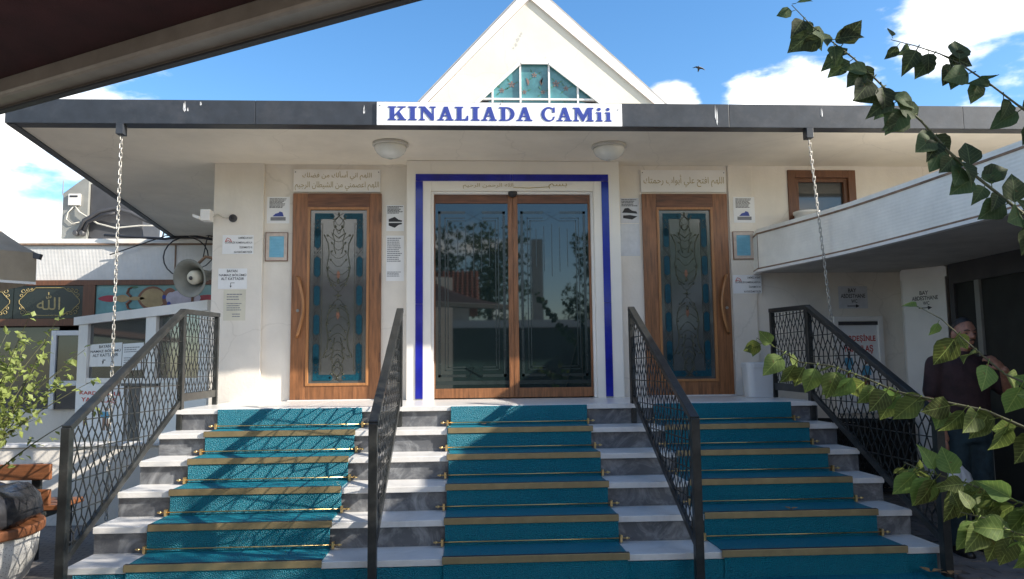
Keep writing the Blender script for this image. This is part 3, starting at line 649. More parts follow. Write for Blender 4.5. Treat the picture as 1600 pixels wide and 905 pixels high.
runner(-2.125, -.929, 'turquoise stair carpet with gold edging, left flight, partly sunlit', 1)
runner(-.1746, 1.009, 'turquoise stair carpet with gold edging below the glass sliding entrance', 2)
runner(1.614, 2.835, 'turquoise stair carpet with gold edging below the shaded right door', 3)
gm = MB(); y5, z5 = st(5)
gm.box(SX0+.05, SX1-.05, y5-.029, y5-.001, .005, z5-.046); gm.box(SX0+.05, SX1-.05, y5-1.6, y5-.0295, .0045, .016)
tag(gm.obj('floor_carpet', 'carpet'), 'wide turquoise carpet on the ground at the foot of the stairs', 'carpet')

# ------------------------------------------------------------------ railings
def clipseg(p, q, poly):
    t0, t1 = 0., 1.; d = (q[0]-p[0], q[1]-p[1]); n = len(poly)
    for i in range(n):
        a, b = poly[i], poly[(i+1) % n]; nx, ny = -(b[1]-a[1]), b[0]-a[0]
        num = nx*(p[0]-a[0])+ny*(p[1]-a[1]); den = nx*d[0]+ny*d[1]
        if abs(den) < 1e-9:
            if num < 0: return None
        else:
            t = -num/den
            if den > 0: t0 = max(t0, t)
            else: t1 = min(t1, t)
    return None if t0 >= t1-1e-3 else ((p[0]+d[0]*t0, p[1]+d[1]*t0), (p[0]+d[0]*t1, p[1]+d[1]*t1))
def lattice(mb, poly, X, w=.18, h=.185, o=(0, 0), th=.0074):
    ys = [p[0] for p in poly]; zs = [p[1] for p in poly]; segs = []
    for k in range(int((min(zs)-o[1])/h)-2, int((max(zs)-o[1])/h)+3):
        z = o[1]+k*h; segs.append(((min(ys)-1, z), (max(ys)+1, z)))
        for j in range(int((min(ys)-o[0])/w)-3, int((max(ys)-o[0])/w)+4):
            y = o[0]+j*w+(w/2 if k % 2 else 0)
            segs += [((y, z), (y+w/2, z+h)), ((y, z), (y-w/2, z+h))]
            m = y+w/2
            segs += [((m, z-.24*h), (m, z+.24*h))]
            for s in (-1, 1): segs += [((m, z+.24*h), (m+s*w/2, z+.76*h))]
    for p, q in segs:
        c = clipseg(p, q, poly)
        if c: mb.beam((X, c[0][0], c[0][1]), (X, c[1][0], c[1][1]), th, th*.8, (1, 0, 0))
def railing(X, back, label, yf=-3.35, zf=1.04, full=True):
    r = thing('railing', (X, -2.4, 0), label, 'railing', 'dark lattice railings on the stairs')
    yt, ztop = -1.5107, 1.905; s = (ztop-zf)/(yt-yf)
    MB().beam((X, yf-.01, zf-.012), (X, yt, ztop-.02), .06, .04).obj('handrail', 'iron', r, bevel=.006)
    MB().box(X-.027, X+.027, yf-.03, yf+.03, 0.0, zf-.005).obj('post', 'iron', r, bevel=.004)
    zb0, zb1 = zf-.805, ztop-.80
    MB().box(X-.022, X+.022, yt-.03, yt+.03, LH-.17 if full else LH-.17, ztop-.03).obj('post', 'iron', r, bevel=.004)
    MB().beam((X, yf+.03, zb0), (X, yt-.03, zb1+.0), .028, .05).obj('bottom_rail', 'iron', r, bevel=.004)
    l = MB(); lattice(l, [(yf+.03, zb0+.03), (yt-.03, zb1+.02), (yt-.03, ztop-.06), (yf+.03, zf-.05)][::1], X, o=(yt, LH+.02)); l.obj('lattice', 'iron', r)
    if back:
        MB().beam((X, yt-.01, ztop-.018), (X, back, ztop+.012), .055, .042).obj('handrail', 'iron', r, bevel=.006)
        MB().box(X-.022, X+.022, back-.04, back, LH, ztop-.01).obj('post', 'iron', r, bevel=.004)
        MB().beam((X, yt+.03, LH+.10), (X, back-.04, LH+.11), .03, .07).obj('bottom_rail', 'iron', r, bevel=.004)
        l = MB(); lattice(l, [(yt+.03, LH+.135), (back-.04, LH+.145), (back-.04, ztop-.02), (yt+.03, ztop-.04)], X, w=.155, h=.175, o=(yt, LH+.1), th=.0068); l.obj('lattice', 'iron', r)
    return r
railing(-2.46, -.60, 'leftmost sunlit lattice railing beside the planter and white booth')
railing(-.603, None, 'lattice railing between the left and centre carpets')
railing(1.437, None, 'lattice railing between the centre and right carpets')
railing(3.045, -.67, 'rightmost shaded lattice railing, behind the leafy twig')

# ------------------------------------------------------------------ rain chains
ln = 16; ring = [(.011*cos(2*pi*k/ln)+0, 0, (.0145 if sin(2*pi*k/ln) > 0 else -.0145)+.0135*sin(2*pi*k/ln)) for k in range(ln)]
lm = MB(); lm.tube(ring+ring[:2], .0042, 5, cap=False); lmesh = lm.mesh('chain_link', 'chain', True)
def chain(x, zbot, sway, label):
    c = thing('rain_chain', (x, -1.36, CZ), label, 'chain', 'rain chains hanging from the canopy')
    MB().box(x-.032, x+.032, -1.418, -1.33, CZ-.095, CZ+.0).obj('bracket', 'fascia', c, bevel=.003)
    z = CZ-.115; k = 0
    while z > zbot:
        u = CZ-z; inst('chain_link', lmesh, c, (x+sway*u, -1.372, z), (0, 0, pi/4+(pi/2 if k % 2 else 0)+R.uniform(-.25, .25))); z -= .0405; k += 1
chain(-3.105, .12, .002, 'long metal chain from the left end of the canopy, before the white booth')
chain(3.20, 1.30, .072, 'metal chain from the right end of the canopy, swaying before the slab')
# ceiling lamps
def lamp(x, y, label):
    c = thing('ceiling_lamp', (x, y, CZ), label, 'lamp', 'round lamps under the canopy')
    MB().lathe([(.001, .012), (.172, .012), (.178, -.012), (.165, -.02), (.001, -.02)], (x, y, CZ), 32).obj('base_ring', 'ceilb', c, smooth=True)
    MB().lathe([(.160, -.0205), (.157, -.045), (.135, -.085), (.095, -.118), (.04, -.137), (.001, -.140)], (x, y, CZ), 32).obj('lamp_shade', 'ceil', c, smooth=True)
    MB().lathe([(.02, -.136), (.022, -.146), (.001, -.152)], (x, y, CZ), 12).obj('knob', 'ceilb', c, smooth=True)
lamp(-.768, -.80, 'round white ceiling lamp nearest the left door')
lamp(1.416, -.77, 'round white ceiling lamp nearest the right door')

# ------------------------------------------------------------------ plaques and notices on the wall
def plaque(x0, x1, z0, z1, y, lines, label, m='white', th=.02):
    p = thing('inscription_plaque', ((x0+x1)/2, y, z0), label, 'plaque')
    MB().box(x0, x1, y-th, y-.001, z0, z1).obj('board', m, p, bevel=.003)
    l = MB()
    for s, a, b, c, d_ in lines: letter(l, s, a, b, c, d_, y-th-.0015)
    l.obj('lettering', 'goldp', p)
    for x in (x0+.02, x1-.02): MB().lathe([(.001, 0), (.006, 0), (.001, .004)], (x, y-th, z1-.03), 8, axis=(0, -1, 0)).obj('screw', 'black', p)
    return p
plaque(-1.885, -.955, 3.285, 3.535, 0, [(arabic('اللهم اني أسألك من فضلك'), -1.79, -1.05, 3.415, 3.515), (arabic('اللهم اعصمني من الشيطان الرجيم'), -1.87, -.97, 3.30, 3.40)], 'white plaque with two lines of gold Arabic over the left door')
plaque(1.905, 2.862, 3.29, 3.54, 0, [(arabic('اللهم افتح علي أبواب رحمتك'), 1.935, 2.84, 3.345, 3.485)], 'white plaque with one line of gold Arabic over the right door')
cl = MB(); letter(cl, arabic('الله الرحمن الرحيم'), -.06, .48, 3.285, 3.345, PY-.003); letter(cl, arabic('بسم'), .86, 1.06, 3.285, 3.345, PY-.003)
cl.tube([(.48, PY-.003, 3.298), (.65, PY-.003, 3.292), (.87, PY-.003, 3.305)], .004, 5)
tag(cl.obj('gold_calligraphy', 'goldp'), 'thin line of gold calligraphy above the sliding entrance', 'inscription')
def sheet(name, x0, x1, z0, z1, y, label, cat='notice', m='paper', group=None):
    p = thing(name, ((x0+x1)/2, y, z0), label, cat, group)
    mb = MB(); n = 4; rd = random.Random(hash(label) % 999)
    for i in range(n):
        for j in range(n):
            a, b, c, d_ = x0+(x1-x0)*i/n, x0+(x1-x0)*(i+1)/n, z0+(z1-z0)*j/n, z0+(z1-z0)*(j+1)/n
            mb.add([(a, y-.002, c), (b, y-.002, c), (b, y-.002, d_), (a, y-.002, d_)], [(0, 1, 2, 3)])
    mb.box(x0, x1, y-.0018, y-.0005, z0, z1); mb.obj('paper', m, p); return p
rn = random.Random(5)
def arrow(mb, x, z, s, y, left=False):
    if left: mb.box(x, x+s*.9, y-.001, y, z+s, z+s*1.12); mb.box(x-s*.06, x+s*.06, y-.0011, y, z+.2*s, z+s*1.12); mb.plate([(x-.25*s, z+.35*s), (x, z-.1*s), (x+.25*s, z+.35*s)], y-.0012, .001)
    else: mb.box(x-s, x+s*.5, y-.001, y, z-.07*s, z+.07*s); mb.plate([(x+.4*s, z-.28*s), (x+s, z), (x+.4*s, z+.28*s)], y-.0012, .001)
PI_ = -.046
# camera notices
for (x0, x1, z0, z1, y, lab) in ((-2.61, -2.285, 2.607, 2.81, PI_, 'white camera warning sheet above the arrow notice on the left pilaster'), (2.895, 3.215, 2.157, 2.362, -.021, 'white camera warning sheet under the blue certificate on the right')):
    p = sheet('camera_notice', x0, x1, z0, z1, y, lab); l = MB(); h = (z1-z0)/4
    for i, (s, a) in enumerate((('CAMİMİZ 24 SAAT', .50), ('GÜVENLİK KAMERALARIYLA', .08), ('İZLENMEKTE VE', .55), ('KAYDEDİLMEKTEDİR', .38))):
        letter(l, s, x0+(x1-x0)*a, x1-.012, z1-h*(i+.80), z1-h*(i+.28), y-.0035, .012)
    l.obj('lettering', 'black', p); q = MB(); xx_ = x0+.06; zz_ = z1-.05
    q.tube([(xx_-.03, y-.003, zz_-.02), (xx_-.01, y-.003, zz_+.02), (xx_+.02, y-.003, zz_+.005), (xx_+.035, y-.003, zz_-.025)], .0035, 5); q.tube([(xx_-.03, y-.003, zz_-.02), (xx_, y-.003, zz_-.008), (xx_+.02, y-.003, zz_-.02)], .003, 5)
    q.obj('camera_symbol', 'red', p)
def bayan(p, x0, x1, z0, z1, y, O=None, U=None):
    l = MB(); H = z1-z0; W = x1-x0
    for i, (s, a, b) in enumerate((('BAYAN', .30, .66), ('NAMAZ BÖLÜMÜ', .03, .97), ('ALT KATTADIR', .10, .90))):
        letter(l, s, x0+W*a, x0+W*b, z1-H*(.19+.19*i), z1-H*(.06+.19*i), y, .015, O, U)
    if O is None: arrow(l, x0+W*.44, z0+H*.08, H*.20, y+.001, True)
    else:
        Ov = Vector(O); Uv = Vector(U); nv = Vector((U[1], -U[0], 0)); a = x0+W*.44
        for q in ([(a-.008, z0+.05), (a+.008, z0+.05), (a+.008, z0+H*.3), (a-.008, z0+H*.3)], [(a, z0+H*.26), (a+.08, z0+H*.26), (a+.08, z0+H*.3), (a, z0+H*.3)], [(a-.035, z0+.07), (a, z0+.025), (a+.035, z0+.07)]):
            l.add([Ov+Uv*px+nv*y+Vector((0, 0, pz)) for px, pz in q], [tuple(range(len(q)))])
    l.obj('lettering', 'black', p)
p = sheet('direction_notice', -2.645, -2.345, 2.235, 2.452, PI_, 'white sheet with bent arrow, BAYAN NAMAZ BÖLÜMÜ, on the left pilaster')
bayan(p, -2.645, -2.345, 2.235, 2.452, PI_-.0035)
p = sheet('typed_notice', -2.583, -2.355, 1.90, 2.225, PI_, 'yellowed typed sheet lowest on the left pilaster', m='beigep')
l = MB(); fineprint(l, -2.55, -2.38, 2.11, 2.19, PI_-.003, 3, rn); fineprint(l, -2.55, -2.37, 2.0, 2.09, PI_-.003, 4, rn); fineprint(l, -2.49, -2.39, 1.93, 1.98, PI_-.003, 2, rn); l.obj('fine_print', 'greyprint', p, kind='stuff')
for x0, y, lab in ((-2.165, 0, 'white washing rules sheet with small picture, left of the left door'), (2.935, -.0, 'white washing rules sheet with small picture, right of the right door')):
    y = y-.0; x1, z0, z1 = x0+.24, 2.945, 3.235
    if x0 > 0: y = 0
    p = sheet('rules_notice', x0, x1 if x0 < 0 else x0+.085, z0, z1, y, lab) if 0 else sheet('rules_notice', x0, x1, z0, z1, -.021 if x0 > 0 else 0, lab)
    yy = -.0245 if x0 > 0 else -.0035
    l = MB(); fineprint(l, x0+.025, x1-.025, z1-.125, z1-.015, yy, 8, rn, h=.5); l.obj('fine_print', 'black', p, kind='stuff')
    q = MB(); q.plate([(x0+.06, z0+.075), (x0+.18, z0+.075), (x0+.165, z0+.12), (x0+.135, z0+.13), (x0+.125, z0+.115), (x0+.09, z0+.105)], yy, .0005); q.obj('printed_shoe', 'navy', p)
    q = MB(); q.box(x0+.04, x1-.04, yy, yy+.0005, z0+.03, z0+.068); q.obj('printed_box', 'greyprint', p)
for x0, lab in ((-2.165, 'framed light blue certificate left of the left door'), (2.915, 'framed light blue certificate right of the right door')):
    y = -.021 if x0 > 0 else 0; x1, z0, z1 = x0+.225, 2.54, 2.838
    p = thing('framed_certificate', (x0+.11, y, z0), lab, 'certificate'); f = MB()
    for a in ((x0, x0+.035, z0, z1), (x1-.035, x1, z0, z1), (x0+.035, x1-.035, z0, z0+.035), (x0+.035, x1-.035, z1-.035, z1)): f.box(a[0], a[1], y-.016, y-.001, a[2], a[3])
    f.obj('frame', 'pinkf', p, bevel=.002); MB().box(x0+.034, x1-.034, y-.008, y-.001, z0+.034, z1-.034).obj('certificate', 'bluep', p)
    e = MB()
    for a in ((x0-.006, x0, z0-.006, z1+.006), (x1, x1+.006, z0-.006, z1+.006), (x0, x1, z0-.006, z0), (x0, x1, z1, z1+.006)): e.box(a[0], a[1], y-.018, y-.001, a[2], a[3])
    e.obj('frame_edge', 'woodw', p); l = MB(); fineprint(l, x0+.05, x1-.05, z0+.06, z1-.06, y-.0095, 11, rn, h=.25); l.obj('fine_print', 'bluepr', p, kind='stuff')
p = sheet('shoe_notice', -.89, -.70, 2.86, 3.145, 0, 'white sheet with black printed shoes, right of the left door')
l = MB(); fineprint(l, -.88, -.71, 3.05, 3.135, -.0035, 6, rn, h=.55); l.obj('fine_print', 'black', p, kind='stuff')
q = MB()
for s in (1, -1): q.plate([(-.865, 2.955+s*.035), (-.80, 2.955+s*.06), (-.76, 2.955+s*.03), (-.72, 2.955+s*.02), (-.725, 2.955+s*.006), (-.865, 2.955+s*.006)][::s], -.004, .0005)
q.obj('printed_shoe', 'black', p)
p = sheet('long_notice', -.89, -.70, 2.315, 2.81, 0, 'long densely typed white sheet below the printed shoes')
l = MB(); fineprint(l, -.88, -.71, 2.52, 2.79, -.0035, 13, rn, h=.45); fineprint(l, -.88, -.71, 2.36, 2.42, -.0035, 4, rn, h=.45); l.obj('fine_print', 'greyprint', p, kind='stuff')
p = sheet('shoe_notice', 1.672, 1.878, 2.945, 3.225, 0, 'wrinkled sheet with grey printed shoes, left of the right door', m='paperg')
l = MB(); fineprint(l, 1.685, 1.865, 3.13, 3.215, -.0035, 5, rn, h=.5); l.obj('fine_print', 'black', p, kind='stuff')
q = MB(); q.plate([(1.69, 3.06), (1.74, 3.06), (1.86, 3.05), (1.85, 3.075), (1.80, 3.085), (1.76, 3.115), (1.72, 3.11)], -.004, .0005); q.plate([(1.70, 3.0), (1.80, 2.985), (1.86, 3.02), (1.78, 3.035), (1.70, 3.03)], -.004, .0005); q.obj('printed_shoe', 'black', p)
p = sheet('sleeved_sheet', 1.665, 1.88, 2.58, 2.938, 0, 'blank grey sheet in a shiny sleeve under the grey shoe notice', m='paperg')
# wall lamp, dome camera
f = thing('flood_light', (-2.72, -.1, 2.99), 'small white flood light on the left corner of the mosque', 'lamp')
MB().box(-2.80, -2.70, -.20, -.08, 2.94, 3.06).obj('housing', 'white', f, bevel=.008)
MB().prism([(-2.80, -.21, 2.95), (-2.80, -.10, 2.95), (-2.88, -.14, 2.98), (-2.88, -.19, 2.98)], (0, 0, .03)).obj('shade', 'white', f)
MB().tube([(-2.71, -.09, 2.99), (-2.66, -.07, 3.03), (-2.60, -.06, 3.0), (-2.53, -.055, 2.995)], .009, 6).obj('cable', 'wcable', f)
c = thing('dome_camera', (-2.507, -.06, 2.99), 'small black round camera on the left pilaster', 'camera')
MB().lathe([(.001, 0), (.042, 0), (.042, .018), (.036, .03), (.001, .032)], (-2.505, -.046, 2.99), 18, axis=(0, -1, 0)).obj('housing', 'dkmetal', c, smooth=True)
MB().ball((-2.505, -.08, 2.99), .022, 12, 8).obj('lens', 'black', c, smooth=True)
# bin on the landing
b = thing("waste_bin", (2.935, -.58, LH), 'light grey waste bin on the landing beside the right railing', 'bin')
bw = MB()
def rrect(w_, d_, r, z, cx, cy):
    o = []
    for sx, sy, a0 in ((1, 1, 0), (-1, 1, pi/2), (-1, -1, pi), (1, -1, 3*pi/2)):
        for k in range(4): a = a0+pi/2*k/3; o.append((cx+sx*(w_-r)+r*cos(a), cy+sy*(d_-r)+r*sin(a), z))
    return o
def loft(mb, rings, capb=True, capt=True):
    n = len(rings[0]); vs = [p for r_ in rings for p in r_]; fs = [(i*n+j, i*n+(j+1) % n, (i+1)*n+(j+1) % n, (i+1)*n+j) for i in range(len(rings)-1) for j in range(n)]
    if capb: fs.append(tuple(range(n-1, -1, -1)))
    if capt: fs.append(tuple(range((len(rings)-1)*n, len(rings)*n)))
    return mb.add(vs, fs)
bx, by = 2.935, -.58
loft(bw, [rrect(.142, .11, .06, LH+.002, bx, by), rrect(.152, .118, .06, LH+.14, bx, by), rrect(.160, .126, .06, LH+.30, bx, by)], capb=False, capt=False).obj('body', 'binm', b, smooth=True)
loft(MB(), [rrect(.166, .132, .064, LH+.295, bx, by), rrect(.168, .134, .064, LH+.335, bx, by), rrect(.160, .126, .06, LH+.348, bx, by), rrect(.13, .10, .05, LH+.352, bx, by)], capb=False, capt=True).obj('rim', 'binm', b)

# ------------------------------------------------------------------ right wing: slab roof, pillar, dark shop front
W_ = thing('right_wing', (4.6, -2, 0), 'low side building under a curved white ridged slab, dark glass front', 'building')
edge = [(3.20, .30), (3.09, -.27), (3.375, -1.35), (3.50, -2.15), (3.575, -2.85), (3.64, -3.5), (3.70, -4.3), (3.74, -5.2), (3.76, -6.2)]
sm = []
for a, b, c, d in zip([edge[1]]+edge[1:], edge[1:], edge[2:], edge[3:]+[edge[-1]]):
    for k in range(4):
        t = k/4; q = lambda i: .5*(2*b[i]+(c[i]-a[i])*t+(2*a[i]-5*b[i]+4*c[i]-d[i])*t*t+(3*b[i]-a[i]-3*c[i]+d[i])*t**3); sm.append((q(0), q(1)))
sm.append(edge[-1]); prof = [edge[0]]+sm
pl = prof+[(9.2, -6.2), (9.2, .30)]
z0, z1 = 2.375, 2.825
def belt(off, za, zb_, name, m, th=.03):
    mb = MB(); n = len(prof); vs = []
    for i, p in enumerate(prof):
        a = Vector(prof[max(i-1, 0)]); b = Vector(prof[min(i+1, n-1)]); t = (b-a).normalized(); nn = Vector((t.y, -t.x))
        o = Vector(p)+nn*off; i_ = Vector(p)+nn*(off-th)
        vs += [(o.x, o.y, za), (o.x, o.y, zb_), (i_.x, i_.y, zb_), (i_.x, i_.y, za)]
    fs = [(i*4+j, i*4+(j+1) % 4, (i+1)*4+(j+1) % 4, (i+1)*4+j) for i in range(n-1) for j in range(4)]+[(0, 1, 2, 3), ((n-1)*4+3, (n-1)*4+2, (n-1)*4+1, (n-1)*4)]
    return mb.add(vs, fs).obj(name, m, W_)
MB().prism([(x+.035, y+.0, z0+.012) for x, y in pl[:-2]]+[(9.2, -6.2, z0+.012), (9.2, .30, z0+.012)], (0, 0, .40)).obj('roof_slab', 'under', W_)
belt(.0, z0, z1-.045, 'slab_edge', 'slabm', .05); belt(.006, z1-.06, z1-.042, 'edge_trim', 'trim', .03); belt(-.004, z1-.042, z1+.0, 'coping', 'slabm', .16)
belt(.008, z0+.016, z0+.030, 'edge_trim', 'trim', .03); belt(.012, z0-.012, z0+.014, 'drip_edge', 'white', .06)
rl = MB(); rl.tube([(3.094, -.276, z0), (3.094, -.276, z1-.04)], .006, 5); rl.obj('edge_trim', 'trim', W_)
# pillar and glazed front facing the steps
MB().prism([(4.70, -.21, 0), (4.945, -.58, 0), (5.15, -.45, 0), (5.0, 0, 0), (4.80, -.0, 0)], (0, 0, 2.385)).obj('pillar', 'white', W_, bevel=.004)
MB().prism([(4.685, -.205, 2.27), (4.95, -.605, 2.27), (5.16, -.47, 2.27), (4.84, -.001, 2.27)], (0, 0, .10)).obj('pillar_cap', 'white', W_)
MB().box(4.96, 9, -6.1, -.62, 2.18, 2.387).obj('lintel', 'dkmetal', W_)
for y in (-.66, -1.05, -2.2, -3.4, -4.6): MB().box(4.955, 5.02, y-.035, y+.035, 0, 2.18).obj('mullion', 'metal' if y == -1.05 else 'dkmetal', W_, bevel=.004)
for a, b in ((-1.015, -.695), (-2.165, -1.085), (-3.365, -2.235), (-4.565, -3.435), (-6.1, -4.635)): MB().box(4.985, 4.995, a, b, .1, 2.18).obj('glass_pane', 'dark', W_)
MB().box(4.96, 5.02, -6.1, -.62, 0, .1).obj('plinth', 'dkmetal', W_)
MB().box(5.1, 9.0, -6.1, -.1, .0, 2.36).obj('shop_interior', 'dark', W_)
MB().box(6.45, 6.6, 0, 8, 0, 3.58).obj('rear_wall', 'wall', W_)
# bucket on the slab
b = thing('bucket', (3.76, -.10, 2.825), 'white plastic bucket on the slab below the small window', 'bucket')
bp_ = (3.70, -.16, 2.822)
MB().lathe([(.001, 0), (.105, 0), (.118, .10), (.128, .19), (.140, .192), (.142, .215), (.130, .217), (.124, .19), (.11, .03), (.001, .02)], bp_, 24).obj('body', 'bucket', b, smooth=True)
MB().tube([(bp_[0]+.14*cos(a), bp_[1]-.14*sin(a)*.3-.13*0, bp_[2]+.185-.12*sin(a)) for a in [pi*k/10 for k in range(11)]], .003, 5).obj('handle', 'chain', b)
# wall signs under the slab
def abdest(p, x0, x1, z0, z1, y, O=None, U=None):
    l = MB(); H = z1-z0; W = x1-x0
    for s, a, b, c, d in (('BAY', .34, .62, .72, .90), ('ABDESTHANE', .08, .92, .47, .66), ('WC', .43, .64, .24, .41)): letter(l, s, x0+W*a, x0+W*b, z0+H*c, z0+H*d, y, .015, O, U)
    if O is None: arrow(l, x0+W*.5, z0+H*.11, .07, y+.001)
    else:
        Ov, Uv, nv = Vector(O), Vector(U), Vector((U[1], -U[0], 0)); a = x0+W*.5; zc = z0+H*.11
        for q in ([(a-.07, zc-.005), (a+.03, zc-.005), (a+.03, zc+.005), (a-.07, zc+.005)], [(a+.025, zc-.022), (a+.07, zc), (a+.025, zc+.022)]): l.add([Ov+Uv*px+nv*y+Vector((0, 0, pz)) for px, pz in q], [tuple(range(len(q)))])
    l.obj('lettering', 'black', p)
p = sheet('washroom_sign', 4.085, 4.415, 1.985, 2.232, 0, 'grey sheet BAY ABDESTHANE WC with arrow on the wall under the slab', 'sign', 'paperg')
abdest(p, 4.085, 4.415, 1.985, 2.232, -.0035)
p = thing('washroom_sign', (4.83, -.4, 2.0), 'BAY ABDESTHANE WC sheet with arrow on the white pillar by the man', 'sign')
O = (4.70, -.21, 0); U = (.552, -.834, 0); q = MB(); nv = Vector((U[1], -U[0], 0))
q.prism([Vector(O)+Vector(U)*a+nv*.001+Vector((0, 0, z)) for a, z in ((.07, 1.93), (.39, 1.93), (.39, 2.16), (.07, 2.16))], nv*.001); q.obj('paper', 'white', p)
abdest(p, .07, .39, 1.93, 2.16, .0035, O, U)
# framed poster
def poster(p, x0, x1, z0, z1, y, O=None, U=None):
    def put(mb, pts, yy):
        if O is None: mb.add([(a, y-yy, b) for a, b in pts], [tuple(range(len(pts)))])
        else: nv = Vector((U[1], -U[0], 0)); mb.add([Vector(O)+Vector(U)*a+nv*(y+yy)+Vector((0, 0, b)) for a, b in pts], [tuple(range(len(pts)))])
    W, H = x1-x0, z1-z0; PX = lambda u, v_: (x0+W*u, z0+H*v_)
    l = MB(); sy = (lambda d: y-d) if O is None else (lambda d: y+d)
    letter(l, 'KARDEŞİNLE', x0+W*.06, x0+W*.96, z0+H*.79, z0+H*.90, sy(.002), .02, O, U); letter(l, 'YAKINLAŞ', x0+W*.10, x0+W*.88, z0+H*.65, z0+H*.76, sy(.002), .02, O, U); l.obj('headline', 'red', p)
    m = MB(); letter(m, 'KURBANINI', x0+W*.2, x0+W*.55, z0+H*.925, z0+H*.955, sy(.002), 0, O, U); letter(m, 'İLE', x0+W*.6, x0+W*.72, z0+H*.925, z0+H*.955, sy(.002), 0, O, U) if 0 else None
    m = MB()
    for a, b, c, d in ((.1, .35, .50, .60), (.15, .30, .42, .50), (.55, .80, .38, .50)): put(m, [PX(a, c), PX(b, c), PX(b-.03, d), PX(a+.03, d)], .002)
    m.obj('printed_figure', 'bluepr', p, kind='stuff')
    m = MB()
    for u, v_, r in ((.23, .62, .04), (.68, .55, .05)): put(m, [PX(u+r*cos(2*pi*k/10), v_+r*.7*sin(2*pi*k/10)) for k in range(10)], .0025)
    for a, b, c, d in ((.17, .22, .2, .42), (.60, .66, .15, .38), (.69, .75, .15, .38)): put(m, [PX(a, c), PX(b, c), PX(b, d), PX(a, d)], .0022)
    m.obj('printed_figure', 'brown', p, kind='stuff')
p = thing('framed_poster', (4.28, 0, .85), 'framed poster with red headline on the wall behind the right railing', 'poster')
f = MB()
for a in ((4.0, 4.05, .84, 1.895), (4.50, 4.555, .84, 1.895), (4.05, 4.50, .84, .90), (4.05, 4.50, 1.84, 1.895)): f.box(a[0], a[1], -.04, -.001, a[2], a[3])
f.obj('frame', 'white', p, bevel=.004); MB().box(4.05, 4.5, -.012, -.001, .90, 1.84).obj('print', 'paper', p); MB().box(4.05, 4.50, -.03, -.013, 1.80, 1.838).obj('poster_rail', 'dkmetal', p)
poster(p, 4.06, 4.49, .92, 1.79, -.0125)
# dark mesh gate under the wall
g = thing('mesh_gate', (4.1, -.3, 0), 'low black mesh gate behind the right railing', 'gate')
for a, b in (((3.40, .80), (4.66, .77)), ((3.40, .06), (4.66, .06))): MB().beam((a[0], -.30, a[1]), (b[0], -.30, b[1]), .03, .04).obj('rail', 'iron', g)
for x in (3.40, 4.66): MB().box(x-.02, x+.02, -.32, -.28, 0, .80).obj('post', 'iron', g)
l = MB()
for k in range(26):
    x = 3.42+k*.049
    for s in (-1, 1):
        c = clipseg((x, .08), (x+s*.36, .78), [(3.42, .08), (4.64, .08), (4.64, .77), (3.42, .77)])
        if c: l.beam((c[0][0], -.30, c[0][1]), (c[1][0], -.30, c[1][1]), .010, .010, (0, 1, 0))
l.obj('wire_mesh', 'iron', g); MB().box(3.43, 4.63, -.285, -.28, .09, .76).obj('backing_sheet', 'dark', g)

# ------------------------------------------------------------------ left building behind
Lb = thing('left_building', (-7, 4.6, 0), 'low white ribbed building with black gilded panels, far left', 'building')
MB().box(-15, -2.72, 4.62, 5.2, 2.885, 3.49).obj('parapet', 'parapet', Lb)
MB().box(-15, -2.72, 4.59, 5.25, 3.491, 3.57).obj('coping', 'slabm', Lb, bevel=.01)
MB().box(-15, -2.72, 4.58, 4.619, 3.465, 3.489).obj('edge_trim', 'trim', Lb); MB().box(-4.86, -4.84, 4.605, 4.619, 2.9, 3.46).obj('rust_streak', 'trim', Lb)
MB().box(-15, -2.72, 4.57, 4.8, 2.80, 2.884).obj('timber_beam', 'woodw', Lb); MB().box(-15, -2.72, 4.57, 4.8, 2.14, 2.255).obj('timber_beam', 'woodw', Lb)
MB().box(-6.29, -6.10, 4.575, 4.8, 2.255, 2.80).obj('timber_post', 'woodw', Lb)
MB().box(-15, -2.72, 4.78, 4.79, 2.25, 2.80).obj('back_panel', 'dark', Lb)
for x0, x1 in ((-7.39, -6.295), (-8.50, -7.40), (-9.6, -8.51)):
    p = thing('calligraphy_panel', ((x0+x1)/2, 4.6, 2.26), None, None, par=Lb)
    MB().box(x0, x1, 4.60, 4.64, 2.26, 2.795).obj('board', 'bpanel', p)
    o = MB(); y = 4.592; a, b, c, d = x0+.09, x1-.05, 2.31, 2.76
    o.tube([(a+.25, y, d), (b-.25, y, d)], .007, 5); o.tube([(a+.25, y, c), (b-.25, y, c)], .007, 5)
    o.tube([(a, y, c+.2), (a, y, d-.2)], .005, 5); o.tube([(b, y, c+.2), (b, y, d-.2)], .005, 5)
    for sx, cx in ((1, a), (-1, b)):
        for sz, cz in ((1, c), (-1, d)):
            o.tube([(cx+sx*.25, y, cz), (cx+sx*.20, y, cz+sz*.05), (cx+sx*.12, y, cz+sz*.07), (cx+sx*.07, y, cz+sz*.13), (cx, y, cz+sz*.2)], .005, 5)
            for r, ux, uz in ((.035, .06, .05), (.025, .13, .03), (.025, .03, .12), (.018, .19, .02)):
                o.tube([(cx+sx*(ux+r*(1-t*.06)*cos(t)), y, cz+sz*(uz+r*(1-t*.06)*sin(t))) for t in [k*.6 for k in range(11)]], .0045, 4)
    o.obj('gilded_corner', 'goldp', p)
    l = MB(); letter(l, '\uFDF2', (x0+x1)/2-.18, (x0+x1)/2+.19, 2.40, 2.69, 4.597); l.obj('gold_calligraphy', 'goldp', p)
